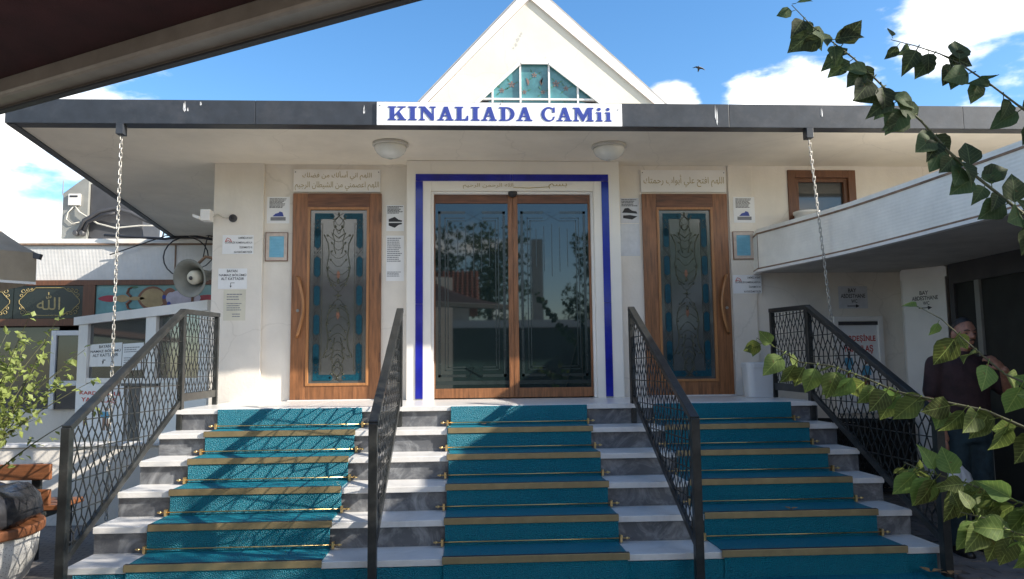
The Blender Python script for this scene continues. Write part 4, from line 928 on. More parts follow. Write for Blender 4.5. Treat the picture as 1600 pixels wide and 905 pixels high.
for x0, x1 in ((-6.095, -4.56), (-4.53, -2.72)):
    p = thing('painted_panel', ((x0+x1)/2, 4.6, 2.26), None, None, par=Lb)
    MB().box(x0, x1, 4.61, 4.64, 2.26, 2.80).obj('glass', 'tpanel', p)
    def el(cx, cz, a, b, y, n=20, pw=1.0): return [(cx+a*cos(2*pi*k/n), cz+b*abs(sin(2*pi*k/n))**pw*(1 if sin(2*pi*k/n) >= 0 else -1)) for k in range(n)]
    X = x0; zc = 2.60
    for cx, a, b, m, y, pw in ((.22, .19, .055, 'crim', 4.606, 1.5), (.42, .10, .06, 'ochre', 4.605, 1), (.62, .16, .03, 'ochre', 4.604, 1), (.90, .24, .20, 'brown', 4.606, 1.3), (.91, .21, .165, 'ochre', 4.604, 1.3), (1.18, .12, .17, 'brown', 4.603, 1), (1.20, .08, .10, 'lilac', 4.601, 1), (1.40, .28, .14, 'lilac', 4.602, 1.3)):
        MB().plate(el(X+cx, zc-.02, a, b, y, pw=pw), y, .004).obj('painted_motif', m, p)
    for s in (1, -1):
        m = MB(); m.tube([(X+.56, 4.602, zc-.02+s*.03), (X+.50, 4.602, zc-.02+s*.09), (X+.52, 4.602, zc-.02+s*.16), (X+.58, 4.602, zc-.02+s*.18)], [.02, .025, .018, .006], 6); m.obj('painted_scroll', 'brown', p)
        MB().plate(el(X+.60, zc-.02+s*.185, .07, .02, 0), 4.603, .004).obj('painted_leaf', 'pgreen', p)
    for cx, cz in ((1.09, .0), (1.17, -.11)): MB().plate(el(X+cx, zc+cz, .03, .035, 0), 4.599, .003).obj('painted_flower', 'navy', p)
MB().box(-4.56, -4.53, 4.575, 4.7, 2.255, 2.80).obj('timber_post', 'woodw', Lb)
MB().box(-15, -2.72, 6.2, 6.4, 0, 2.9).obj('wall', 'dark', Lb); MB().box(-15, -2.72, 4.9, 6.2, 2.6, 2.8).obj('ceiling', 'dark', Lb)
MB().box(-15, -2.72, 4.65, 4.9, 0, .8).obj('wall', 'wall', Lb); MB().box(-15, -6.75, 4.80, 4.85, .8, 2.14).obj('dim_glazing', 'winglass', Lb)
d = thing('window', (-6.4, 4.6, 1.1), None, None, par=Lb); f = MB()
for a in ((-6.75, -6.67, .8, 2.06), (-6.02, -5.94, .8, 2.06), (-6.67, -6.02, 1.98, 2.06), (-6.67, -6.02, 1.17, 1.25)): MB().box(a[0], a[1], 4.56, 4.64, a[2], a[3]).obj('frame', 'white', d, bevel=.006)
MB().box(-6.67, -6.02, 4.60, 4.61, .8, 1.98).obj('pane', 'winglass', d)
# rooftop unit with cables
A = thing('rooftop_unit', (-6.3, 5.0, 3.57), 'tall grey sheet metal unit with hoses on the far left roof', 'air unit')
MB().prism([(-6.93, 5.05, 3.57), (-6.50, 5.05, 3.57), (-6.50, 5.05, 4.70), (-6.60, 5.05, 4.70), (-6.93, 5.05, 4.44)], (0, .8, 0)).obj('housing', 'metal', A, bevel=.01)
MB().box(-6.495, -5.60, 5.10, 5.85, 3.60, 4.62).obj('side_housing', 'dkmetal', A, bevel=.01)
MB().box(-6.82, -6.62, 5.0, 5.045, 4.22, 4.42).obj('meter_box', 'bucket', A, bevel=.008); MB().box(-6.79, -6.66, 4.995, 4.9995, 4.36, 4.39).obj('display', 'black', A)
MB().tube([(-6.72, 5.03, 4.22), (-6.62, 5.0, 4.10), (-6.30, 4.98, 3.90), (-6.0, 4.97, 3.82), (-5.6, 4.97, 3.86), (-5.3, 4.98, 3.86), (-5.0, 5.0, 3.75), (-4.6, 5.0, 3.60)], .014, 6).obj('hose', 'wcable', A, smooth=True)
MB().tube([(-6.72, 5.03, 4.22), (-6.82, 5.02, 4.10), (-6.84, 5.02, 3.98), (-6.75, 5.02, 3.90), (-6.62, 5.02, 3.93)], .009, 6).obj('hose', 'wcable', A, smooth=True)
MB().tube([(-6.62, 5.0, 3.75), (-6.52, 4.97, 3.95), (-6.25, 4.95, 4.10), (-6.0, 4.95, 4.15), (-5.75, 4.96, 4.08), (-5.5, 5.0, 3.95), (-5.1, 5.0, 3.82), (-4.7, 5.0, 3.66), (-4.3, 5.0, 3.60)], .035, 8).obj('pipe', 'dkmetal', A, smooth=True)
MB().tube([(-6.54, 5.0, 3.75), (-6.46, 4.97, 3.92), (-6.2, 4.95, 4.04), (-6.0, 4.95, 4.07)], .03, 8).obj('pipe', 'cable', A, smooth=True)
for x, z in ((-6.66, 3.74), (-6.56, 3.74)): MB().lathe([(.001, 0), (.05, 0), (.05, .07), (.03, .09), (.001, .09)], (x, 5.05, z), 12, axis=(0, -1, 0)).obj('valve', 'dkmetal', A)
MB().tube([(-6.93, 5.04, 4.4), (-6.93, 5.04, 4.66)], .008, 5).obj('rod', 'metal', A)
for k in range(3): MB().tube([(-5.25+.14*k, 5.02, 3.57), (-5.2+.14*k, 5.02, 3.80-.05*k)], .015, 6).obj('bracket', 'dkmetal', A)
cbl = thing('cable_bundle', (-4.580, 4.4, 3.4), 'tangle of dark cables looping along the far white parapet', 'cables')
MB().tube([(-5.980, 4.55, 3.62), (-5.480, 4.5, 3.58), (-4.980, 4.5, 3.55), (-4.580, 4.45, 3.60), (-4.180, 4.4, 3.52), (-3.800, 4.4, 3.62)], .022, 6).obj('cable', 'cable', cbl, smooth=True)
MB().tube([(-5.880, 4.56, 3.30), (-5.480, 4.5, 3.42), (-4.980, 4.5, 3.60), (-4.480, 4.45, 3.64), (-4.080, 4.4, 3.55)], .010, 6).obj('cable', 'cable', cbl, smooth=True)
MB().tube([(-4.62+.36*cos(a), 4.45, 3.24+.33*sin(a)) for a in [2*pi*k/20 for k in range(18)]], .011, 6).obj('cable', 'cable', cbl, smooth=True)
MB().tube([(-4.180, 4.4, 3.75), (-4.280, 4.4, 3.5), (-4.330, 4.4, 3.2), (-4.480, 4.42, 3.0), (-4.280, 4.42, 3.1), (-3.980, 4.4, 3.4)], .009, 6).obj('cable', 'cable', cbl, smooth=True)

# ------------------------------------------------------------------ white booth over the basement stairs
K = thing('booth', (-4.2, 1.7, 0), 'white aluminium booth with glass and notices, left behind the railing', 'booth')
KO = Vector((-5.525, 2.963, 0)); KU = Vector((.7240, -.6898, 0)); KN = Vector((KU.y, -KU.x, 0))
def kb(a, b, z0, z1, d0, d1, name, m, par=K, bev=.003):
    q = [KO+KU*s+KN*d for s, d in ((a, d1), (b, d1), (b, d0), (a, d0))]
    return MB().prism([(p.x, p.y, z0) for p in q], (0, 0, z1-z0)).obj(name, m, par, bevel=bev)
LK = 3.70
kb(-.06, LK, 2.045, 2.16, -.06, .06, 'top_beam', 'white'); kb(0.08, LK, 1.235, 1.30, -.03, .03, 'mid_rail', 'white')
for a, b in ((.08, .40), (2.17, 2.44), (3.50, LK)): kb(a, b, 0, 2.044, -.04, .04, 'post', 'white')
for a, b in ((.40, 2.17), (2.44, 3.50)): kb(a, b, 1.30, 2.044, -.01, 0, 'glass_pane', 'winglass', bev=0)
kb(.40, 1.70, 0, 1.234, -.02, .01, 'lower_panel', 'white'); kb(2.02, 2.17, 0, 1.234, -.02, .01, 'lower_panel', 'white'); kb(2.44, 3.50, .0, 1.234, -.02, .01, 'lower_panel', 'white')
kb(1.70, 2.02, 0, 1.234, -.02, .012, 'door_edge', 'dkmetal'); kb(1.55, 2.5, 1.20, 1.234, .012, .05, 'door_closer', 'dkmetal')
kb(.3, LK, 2.10, 2.15, -2.5, -.06, 'roof', 'white'); kb(.1, .2, 0, 2.1, -2.5, -.05, 'side_wall', 'white'); kb(.1, LK, 0, 2.1, -2.6, -2.5, 'back_wall', 'wall')
tuple_ = lambda v_: (v_.x, v_.y, v_.z)
def kp(name, a, b, z0, z1, d, label, cat, m):
    c = KO+KU*((a+b)/2)+KN*d; p = thing(name, (c.x, c.y, z0), label, cat)
    MB().prism([tuple_(KO+KU*s+KN*(d)+Vector((0, 0, z))) for s, z in ((a, z0), (b, z0), (b, z1), (a, z1))], KN*.002).obj('paper', m, p); return p
p = kp('direction_notice', .41, 1.43, 1.455, 1.76, .002, 'white sheet with bent arrow, BAYAN NAMAZ BÖLÜMÜ, in the booth window', 'notice', 'paper')
bayan(p, .41, 1.43, 1.455, 1.76, .0055, KO, KU)
p = kp('typed_notice', 1.45, 2.05, 1.40, 1.74, .002, 'typed sheet beside the arrow notice in the booth window', 'notice', 'paper')
l = MB(); fineprint(l, 1.5, 1.95, 1.62, 1.70, .0055, 3, rn, KO, KU); fineprint(l, 1.5, 1.95, 1.46, 1.57, .0055, 4, rn, KO, KU); l.obj('fine_print', 'greyprint', p, kind='stuff')
p = kp('booth_poster', .10, 1.66, .50, 1.225, .045, 'red headline poster on the lower panel of the booth', 'poster', 'paper')
poster(p, .16, 1.62, .52, 1.21, .0485, KO, KU)

# low rendered wall of the basement stairs
SW = thing('stairwell_wall', (-3.9, -.9, 0), 'low white wall below the booth, seen through the leftmost railing', 'wall')
MB().box(-5.3, -2.52, -.95, -.80, 0, .70).obj('wall', 'wall', SW, bevel=.006); MB().box(-5.3, -2.52, -.97, -.78, .701, .73).obj('coping', 'tread', SW, bevel=.004)
# horn loudspeaker
H = thing('horn_loudspeaker', (-3.0, .2, 2.4), 'weathered grey horn loudspeaker on the left wall corner', 'loudspeaker')
hc = (-3.00, .12, 2.37); ax = Vector((-.36, -.90, -.22))
MB().lathe([(.04, -.40), (.05, -.30), (.075, -.2), (.11, -.12), (.155, -.04), (.200, 0), (.207, .004), (.200, .006), (.15, -.035), (.105, -.115), (.07, -.19), (.03, -.25)], hc, 32, axis=ax, sx=1.05).obj('bell', 'hornm', H, smooth=True)
MB().lathe([(.001, -.16), (.075, -.16), (.078, -.06), (.062, -.03), (.001, -.025)], hc, 24, axis=ax).obj('driver_cone', 'beigep', H, smooth=True)
MB().lathe([(.001, -.019), (.022, -.019), (.018, -.005), (.001, -.003)], hc, 12, axis=ax).obj('centre_screw', 'dkmetal', H, smooth=True)
MB().lathe([(.001, -.55), (.07, -.55), (.075, -.42), (.05, -.38), (.001, -.38)], hc, 20, axis=ax).obj('driver', 'hornm', H, smooth=True)
MB().tube([(-2.98, .3, 2.55), (-2.9, .3, 2.63), (-2.75, .3, 2.60), (-2.68, .3, 2.60)], .018, 6).obj('bracket', 'trim', H, smooth=True)
# beige pavilion canopy at far left
U_ = thing('parasol', (-6.62, 1.24, 0), 'beige canvas garden parasol at the left edge', 'parasol')
cx, cy, hw = -6.62, 1.24, 1.40
Q4 = ((-1, 0), (0, -1), (1, 0), (0, 1))
pk = MB(); n = 6; rows_ = []
for k in range(9):
    t = k/8; h = 2.82+1.08*(1-t)**1.18; ww = hw*t; r_ = [(cx+ww*a, cy+ww*b, h-(.03*t if abs(a*b) else 0)) for a, b in ((-1, 0), (-.5, -.5), (0, -1), (.5, -.5), (1, 0), (.5, .5), (0, 1), (-.5, .5))]; rows_.append(r_)
loft(pk, rows_, False, False).obj('canopy', 'canvas', U_)
va = MB()
for a, b in zip(Q4, Q4[1:]+Q4[:1]):
    m_ = 8; q = [(cx+hw*(a[0]+(b[0]-a[0])*k/m_), cy+hw*(a[1]+(b[1]-a[1])*k/m_)) for k in range(m_+1)]
    for (x0, y0), (x1, y1) in zip(q, q[1:]): va.add([(x0, y0, 2.82), (x1, y1, 2.82), (x1*1.0+.01, y1+.008*cos(x1*9), 2.46), (x0+.01, y0+.008*cos(x0*9), 2.46)], [(0, 1, 2, 3)])
va.obj('valance', 'canvas', U_); MB().tube([(cx, cy, 0), (cx, cy, 3.86)], .03, 10).obj('pole', 'white', U_)
MB().beam((cx, cy-hw-.012, 2.45), (cx+hw+.01, cy-.01, 2.45), .02, .03).obj('hem', 'white', U_); MB().beam((cx+hw-.06, cy, 2.80), (cx+hw+.05, cy, 2.77), .06, .07).obj('corner_cap', 'dkmetal', U_)

# ------------------------------------------------------------------ planter, bush, bench
Pl = thing('planter', (-3.36, -3.05, 0), 'round terrazzo planter with brown timber rim at lower left', 'planter')
pc = (-3.36, -3.05)
MB().lathe([(.001, .01), (.44, .01), (.49, .07), (.53, .20), (.54, .34), (.50, .345), (.46, .345), (.001, .33)], (*pc, 0), 40).obj('bowl', 'terr', Pl, smooth=True)
MB().lathe([(.47, .346), (.565, .346), (.57, .355), (.57, .395), (.56, .405), (.47, .405)], (*pc, 0), 40).obj('rim', 'slat', Pl)
bl = MB(); rd = random.Random(12); rows_ = []
for k in range(8):
    t = k/7; r0 = (.50, .545, .55, .52, .47, .40, .30, .2)[k]; zz_ = (.41, .45, .51, .57, .61, .63, .62, .60)[k]
    rows_.append([(pc[0]+r0*(1+rd.uniform(-.022, .022))*cos(2*pi*j/36), pc[1]+r0*(1+rd.uniform(-.022, .022))*sin(2*pi*j/36), zz_+rd.uniform(-.008, .008)+.02*sin(j*1.05+k)) for j in range(36)])
loft(bl, rows_, True, True).obj('black_liner', 'binl', Pl, smooth=True)
Be = thing('bench', (-4.0, -2.05, 0), 'orange brown timber bench behind the terrazzo planter', 'bench')
for z in (.585, .40): MB().box(-4.9, -3.10, -2.30, -2.26, z, z+.115).obj('back_slat', 'slat', Be, bevel=.006)
for y in (-2.10, -1.96, -1.82): MB().box(-4.9, -3.10, y-.06, y+.06, .34, .38).obj('seat_slat', 'slat', Be, bevel=.006)
for x in (-3.22, -4.7): MB().box(x-.03, x+.03, -2.255, -2.22, 0, .70).obj('leg', 'iron', Be); MB().box(x-.03, x+.03, -1.80, -1.76, 0, .335).obj('leg', 'iron', Be); MB().box(x-.03, x+.03, -2.22, -1.76, .29, .335).obj('support', 'iron', Be)
def leafcard(mb, p, l, wd, d, n):
    d = d.normalized(); s = d.cross(n).normalized(); n = s.cross(d)
    a, b, c, e = p, p+d*l*.45+s*wd/2+n*l*.06, p+d*l-n*l*.1, p+d*l*.45-s*wd/2+n*l*.06
    mb.add([a, b, c, e, p+d*l*.5-n*l*.02], [(0, 1, 4), (1, 2, 4), (2, 3, 4), (3, 0, 4)])
def rv(rd): 
    while 1:
        v_ = Vector((rd.uniform(-1, 1), rd.uniform(-1, 1), rd.uniform(-1, 1)))
        if .05 < v_.length < 1: return v_
Bu = thing('bush', (pc[0], pc[1], .6), 'sunlit yellow green bush growing in the terrazzo planter', 'bush')
rd = random.Random(21); fo = MB(); stems = MB()
for k in range(95):
    a = rd.uniform(0, 2*pi); base = Vector((pc[0]+rd.uniform(-.12, .12), pc[1]+rd.uniform(-.15, .15), .50))
    reach = rd.uniform(.2, .66); top = rd.uniform(.98, 1.62) if rd.random() > .2 else rd.uniform(1.55, 1.75)
    if k < 4: a = rd.uniform(-.4, .4); reach = .80; top = 1.12+.2*k
    tip = Vector((pc[0]+.04+reach*cos(a), pc[1]+reach*sin(a), top)); mid = (base+tip)/2+Vector((0, 0, .16))+rv(rd)*.06
    pts = [base*(1-t)**2+mid*2*t*(1-t)+tip*t*t for t in [i/9 for i in range(10)]]
    stems.tube(pts, [.007-.0006*i for i in range(10)], 5)
    for i in range(3, 10):
        for r in range(rd.randint(3, 7)):
            p = pts[i]+rv(rd)*.05*(1 if i < 9 else .6); d = (rv(rd)+Vector((0, 0, -.25))+(pts[i]-Vector((pc[0], pc[1], pts[i].z)))*.8)
            leafcard(fo, p, rd.uniform(.035, .07), rd.uniform(.026, .046), d, rv(rd)+Vector((0, 0, 1.2)))
stems.obj('stem', 'twig', Bu); fo.obj('foliage', 'leafy', Bu, kind='stuff')

# ------------------------------------------------------------------ foreground tree with hanging twigs on the right
def leafmesh(l, wd, fold, curl, name, m, seed):
    rd = random.Random(seed); mb = MB(); n = 11; vs = []; prof_ = [.04, .56, .86, .98, 1.0, .93, .80, .62, .42, .2, .0]
    for i in range(n):
        t = i/(n-1); x = l*t; h = prof_[i]*wd/2*(1+rd.uniform(-.07, .07)); zc = -curl*l*t*t+.02*l*sin(t*7+seed)
        vs += [(x, -h, zc-fold*h*.0+fold*h), (x, -h*.5, zc+fold*h*.42+rd.uniform(-.01, .01)*l), (x, 0, zc), (x, h*.5, zc+fold*h*.42+rd.uniform(-.01, .01)*l), (x, h, zc+fold*h)]
    mb.add(vs, [(i*5+j, i*5+j+1, (i+1)*5+j+1, (i+1)*5+j) for i in range(n-1) for j in range(4)])
    mb.tube([(-.25*l, 0, .05*l), (-.1*l, 0, .02*l), (0, 0, 0)], .0016, 4)
    return mb.mesh(name, m, True)
LV = {m: [leafmesh(.080, .064, .22, .25, 'leaf', m, s) if s < 2 else leafmesh(.074, .054, .42, .45, 'leaf', m, s) if s < 4 else leafmesh(.085, .064, .15, .1, 'leaf', m, s) for s in range(6)] for m in ('leafd', 'leafm')}
Tr = thing('tree', (2.95, -6.35, 0), 'tree at the right edge with broad drooping leaves hanging before the view', 'tree')
MB().tube([(2.95, -6.35, 0), (2.93, -6.32, .6), (2.98, -6.28, 1.3), (2.94, -6.3, 2.0), (3.05, -6.2, 2.8), (3.2, -6.15, 3.5)], [.085, .07, .06, .055, .045, .03], 10).obj('trunk', 'bark', Tr, smooth=True)
BR = dict(
 A=([(1.222, -5.55, 2.717), (1.286, -5.577, 2.62), (1.342, -5.606, 2.55), (1.407, -5.635, 2.473), (1.505, -5.662, 2.348), (1.611, -5.688, 2.222), (1.681, -5.714, 2.11), (1.771, -5.741, 2.0), (1.901, -5.769, 1.87), (2.093, -5.798, 1.721), (2.5, -6.0, 1.62), (2.95, -6.3, 1.5)], 'leafd', 56, .95),
 B=([(1.651, -5.463, 2.625), (1.716, -5.513, 2.579), (1.779, -5.561, 2.528), (1.824, -5.608, 2.469), (1.896, -5.653, 2.379), (1.988, -5.697, 2.264), (2.175, -5.738, 2.07), (2.6, -6.0, 1.9), (2.95, -6.3, 1.8)], 'leafd', 26, .9),
 C=([(1.12, -5.314, 1.472), (1.18, -5.369, 1.428), (1.241, -5.423, 1.375), (1.335, -5.483, 1.36), (1.425, -5.539, 1.317), (1.509, -5.595, 1.267), (1.633, -5.654, 1.234), (1.751, -5.714, 1.203), (1.841, -5.769, 1.15), (2.009, -5.828, 1.086), (2.5, -6.1, 1.0), (2.95, -6.33, .85)], 'leafm', 32, .98),
 D=([(1.57, -5.652, 1.567), (1.625, -5.7, 1.518), (1.659, -5.746, 1.456), (1.711, -5.791, 1.38), (1.74, -5.838, 1.327), (1.786, -5.887, 1.292), (1.929, -5.938, 1.216), (2.4, -6.1, 1.15), (2.95, -6.3, 1.1)], 'leafm', 11, .9),
 E=([(1.466, -5.691, 1.034), (1.497, -5.741, 1.012), (1.54, -5.792, .998), (1.581, -5.844, .984), (1.648, -5.894, .951), (1.711, -5.946, .929), (1.847, -6.003, .917), (2.4, -6.2, .8), (2.93, -6.32, .7)], 'leafm', 32, .98),
 F=([(1.464, -5.982, .921), (1.518, -6.017, .908), (1.57, -6.05, .877), (1.656, -6.085, .846), (1.9, -6.15, .8), (2.4, -6.25, .7), (2.93, -6.34, .55)], 'leafm', 32, .98))
rd = random.Random(31)
for key, (pts, lm_, nl, ls) in BR.items():
    n = len(pts); rr_ = [.0014+.00055*i*(1 if i < n-2 else 2.2) for i in range(n)]
    b = MB().tube(pts, rr_, 6).obj('branch', 'twig', Tr, smooth=True)
    P_ = [Vector(p) for p in pts[:-2]]; seg = [(P_[i+1]-P_[i]).length for i in range(len(P_)-1)]; tot = sum(seg)
    for k in range(nl):
        s = tot*(k+rd.uniform(.0, .7))/nl; i = 0
        while i < len(seg)-1 and s > seg[i]: s -= seg[i]; i += 1
        p = P_[i].lerp(P_[i+1], min(1, s/seg[i])); ta = (P_[i]-P_[i+1]).normalized()
        side = ta.cross(Vector((0, 1, 0))).normalized()*(1 if k % 2 else -1)
        d = (ta*rd.uniform(.2, .7)+side*rd.uniform(.15, .7)+Vector((rd.uniform(-.25, .25), rd.uniform(-.5, .2), -rd.uniform(.35, 1.0)))).normalized()
        if rd.random() < .12: d = (ta*.5+side*.6+Vector((0, 0, .4))).normalized()
        nv = Vector((rd.uniform(-.45, .45), -rd.uniform(.8, 1.2), rd.uniform(.0, .6)))
        y_ = nv.cross(d).normalized(); z_ = d.cross(y_); sc_ = ls*rd.uniform(1.0, 1.5)*(.62 if k < 3 else 1)
        rot = Matrix((d, y_, z_)).transposed().to_euler()
        inst('leaf', rd.choice(LV[lm_]), b, p+d*.018, rot, (sc_,)*3)
# unseen crown: clumps added over and beside the frame to shade steps and twigs
cr_ = MB(); rd = random.Random(8)
for k in range(80):
    c = Vector((rd.uniform(3.0, 4.9), rd.uniform(-7.4, -4.95), rd.uniform(2.3, 4.6))) if k < 52 else Vector((rd.uniform(3.35, 4.4), rd.uniform(-5.4, -4.5), rd.uniform(2.85, 4.0)))
    for q in range(26):
        p = c+rv(rd)*.42; leafcard(cr_, p, rd.uniform(.07, .1), rd.uniform(.05, .07), rv(rd)+Vector((0, 0, -.7)), rv(rd)+Vector((0, 0, .6)))
    if k % 3 == 0: MB().tube([(3.05, -6.2, 2.8), tuple((Vector((3.05, -6.2, 3.1))+c)/2), tuple(c)], [.02, .012, .005], 5).obj('limb', 'bark', Tr)
cr_.obj('crown', 'leafm', Tr, kind='stuff')

# ------------------------------------------------------------------ maroon awning over the camera
Aw = thing('awning', (-1.6, -7.0, 2.5), 'dark maroon awning with aluminium front bar, overhead at upper left', 'awning')
a = Vector((-3.22, -4.26, 2.555)); b = Vector((.88, -6.67, 2.545)); u = (b-a).normalized(); nb = Vector((-u.y, u.x, 0)); nb = nb if nb.y < 0 else -nb
MB().beam(a, b, .10, .085).obj('front_bar', 'alu', Aw, bevel=.015)
MB().beam(a-nb*.052+Vector((0, 0, -.035)), b-nb*.052+Vector((0, 0, -.035)), .02, .03).obj('gutter', 'alu', Aw, bevel=.004)
MB().beam(a-nb*.045+Vector((0, 0, -.056)), b-nb*.045+Vector((0, 0, -.056)), .03, .008).obj('bar_seal', 'cable', Aw)
cl_ = MB(); ns, nr = 22, 8; vs = []
for i in range(ns+1):
    for j in range(nr+1):
        p = a+(b-a)*(i/ns)+nb*(.03+3.2*j/nr)+Vector((0, 0, .03+.75*j/nr-.07*sin(pi*j/nr)-.012*cos(i*1.7)*sin(pi*j/nr))); vs.append(tuple(p))
cl_.add(vs, [(i*(nr+1)+j, i*(nr+1)+j+1, (i+1)*(nr+1)+j+1, (i+1)*(nr+1)+j) for i in range(ns) for j in range(nr)])
o = cl_.obj('cloth', 'maroon', Aw, smooth=True); sd = o.modifiers.new('thick', 'SOLIDIFY'); sd.thickness = .003
for t in (.12, .88): MB().tube([a+(b-a)*t+nb*.05, a+(b-a)*(t+(.06 if t < .5 else -.06))+nb*1.6+Vector((0, 0, .2)), a+(b-a)*t+nb*3.2+Vector((0, 0, .65))], .025, 8).obj('arm', 'alu', Aw)
MB().beam(a+nb*3.25+Vector((0, 0, .78)), b+nb*3.25+Vector((0, 0, .78)), .14, .14).obj('cassette', 'alu', Aw)
e0, e1 = a+nb*3.35-u*3, b+nb*3.35+u*.5
KW = thing('cafe_building', (e0.x, e0.y, 0), 'plain rendered building that carries the maroon awning', 'building')
MB().prism([(e0.x, e0.y, 0), (e1.x, e1.y, 0), (e1.x+nb.x*.3, e1.y+nb.y*.3, 0), (e0.x+nb.x*.3, e0.y+nb.y*.3, 0)], (0, 0, 3.5)).obj('wall', 'wall', KW)

# ------------------------------------------------------------------ what the doors reflect: tiled house and trees across the yard
Ho = thing('tiled_house', (-4, -24, 0), 'rendered house with a red tiled roof across the yard', 'house')
MB().box(-10, 0, -28, -22, 0, 3.9).obj('wall', 'wall', Ho)
rf = MB()
for j in range(12):
    t0, t1 = j/12, (j+1)/12
    for i in range(54):
        x0 = -10.4+i*.2; rf.add([(x0, -21.6-3.4*t0, 3.85+1.7*t0+.04), (x0+.1, -21.6-3.4*t0, 3.85+1.7*t0+.12), (x0+.2, -21.6-3.4*t0, 3.85+1.7*t0+.04), (x0+.2, -21.6-3.4*t1, 3.85+1.7*t1), (x0+.1, -21.6-3.4*t1, 3.85+1.7*t1+.08), (x0, -21.6-3.4*t1, 3.85+1.7*t1)], [(0, 1, 4, 5), (1, 2, 3, 4)])
rf.add([(-10.4, -25, 5.55), (.4, -25, 5.55), (.4, -28.4, 3.85), (-10.4, -28.4, 3.85)], [(0, 1, 2, 3)]); rf.obj('roof', 'tile', Ho)
for x in (-8, -5.5, -3): MB().box(x-.5, x+.5, -21.995, -21.95, 1.4, 2.7).obj('window', 'winglass', Ho)
MB().box(2.9, 3.4, -27.3, -26.8, 0, 7.3).obj('chimney', 'under', Ho)
YW = thing('yard_wall', (2, -17, 0), 'long dark yard wall with pale coping across the yard', 'wall')
MB().box(-12, 12, -17.3, -17, 0, 2.7).obj('wall', 'dkmetal', YW); MB().box(-12, 12, -17.4, -16.9, 2.701, 2.95).obj('coping', 'white', YW)
def bgtree(x, y, h, r, seed, label):
    t = thing('tree', (x, y, 0), label, 'tree', 'trees across the yard'); rd = random.Random(seed)
    MB().tube([(x, y, 0), (x+.1, y, h*.4), (x, y+.1, h*.7)], [.22, .17, .08], 8).obj('trunk', 'bark', t, smooth=True)
    m = MB()
    for k in range(40):
        c = Vector((x, y, h*.68))+Vector((rv(rd).x*r, rv(rd).y*r*.8, rv(rd).z*h*.32))
        for q in range(40): leafcard(m, c+rv(rd)*.7, .3, .2, rv(rd), rv(rd))
    m.obj('crown', 'leafd', t, kind='stuff')
for i, (x, y, h, r) in enumerate(((-3, -30, 8.6, 2.6), (1, -31, 8.8, 2.4), (7.5, -29, 8.4, 2.6), (11, -28, 8, 2.8), (-9, -31, 8.3, 2.8))): bgtree(x, y, h, r, 40+i, ('bushy tree behind the middle of the tiled house', 'tall bushy tree beside the chimney', 'bushy tree right of the chimney across the yard', 'broad tree at the right end of the yard wall', 'broad tree behind the left end of the tiled house')[i])

# ------------------------------------------------------------------ bird, dry leaves
bi = thing('bird', (15.25, 40, 21.0), 'dark bird gliding in the blue sky above the roof', 'bird')
m = MB(); m.tube([(15.14, 39.7, 21.03), (15.22, 39.9, 21.03), (15.28, 40.1, 21.01), (15.33, 40.35, 20.98), (15.36, 40.55, 20.97)], [.015, .06, .08, .05, .02], 8)
m.obj('body', 'dkmetal', bi, smooth=True)
MB().prism([(15.22, 39.85, 21.03), (15.30, 40.2, 21.02), (15.10, 40.15, 21.09), (14.86, 40.12, 21.05), (15.06, 39.95, 21.09)], (0, 0, .02)).obj('wing', 'cable', bi)
MB().prism([(15.26, 39.85, 21.03), (15.32, 40.2, 21.02), (15.48, 40.12, 20.99), (15.72, 40.1, 20.90), (15.50, 39.95, 21.0)], (0, 0, .02)).obj('wing', 'cable', bi)
for i, (x, y, z, s, lab) in enumerate(((2.22, -2.98+.06, .36, 1, 'small dry leaf lying on the right stair carpet'), (.12, -1.75, .892, .6, 'tiny dry leaf by the top brass rod of the centre carpet'), (2.93, -3.36, .03, 1.5, 'curled dry leaf at the foot of the rightmost railing'), (3.02, -3.42, .03, 1.2, 'flat dry leaf on the pavement beside the rightmost railing post'), (3.55, -3.5, .035, 1.2, 'orange dry leaf on the shaded pavement'))):
    rd = random.Random(60+i); f = MB()
    for k in range(3): leafcard(f, Vector((x, y, z+.012)), .055*s, .04*s, Vector((cos(k*2.1+i), sin(k*2.1+i), .35)), Vector((0, 0, 1)))
    tag(f.obj('dry_leaf', 'deadl'), lab, 'leaf', 'fallen dry leaves')

# ------------------------------------------------------------------ the man
def union(parts, name, m, par, vox=.008, smooth=2):
    me = parts.mesh(name, m, True); o = bpy.data.objects.new(name, me); COL.objects.link(o)
    r = o.modifiers.new('r', 'REMESH'); r.mode = 'VOXEL'; r.voxel_size = vox; r.use_smooth_shade = True
    s = o.modifiers.new('s', 'SMOOTH'); s.factor = .5; s.iterations = smooth
    dg = bpy.context.evaluated_depsgraph_get(); me2 = bpy.data.meshes.new_from_object(o.evaluated_get(dg)); o.modifiers.clear(); o.data = me2
    for p in me2.polygons: p.use_smooth = True
    attach(o, par); return o
def capsule(mb, pts, rs, n=12):
    pts = [Vector(p) for p in pts]; out_ = []; rr_ = []
    for i in range(len(pts)-1):
        for k in range(4): t = k/4; out_.append(pts[i].lerp(pts[i+1], t)); rr_.append(rs[i]+(rs[i+1]-rs[i])*t)
    out_.append(pts[-1]); rr_.append(rs[-1])
    d0 = (out_[1]-out_[0]).normalized(); d1 = (out_[-1]-out_[-2]).normalized()
    out_ = [out_[0]-d0*rr_[0]*.8, out_[0]-d0*rr_[0]*.5]+out_+[out_[-1]+d1*rr_[-1]*.5, out_[-1]+d1*rr_[-1]*.8]; rr_ = [rr_[0]*.45, rr_[0]*.83]+rr_+[rr_[-1]*.83, rr_[-1]*.45]
    mb.tube(out_, rr_, n)
def torso(mb, secs, n=20):
    loft(mb, [[(cx+rx*cos(2*pi*j/n), cy+ry*sin(2*pi*j/n), z) for j in range(n)] for cx, cy, z, rx, ry in secs])
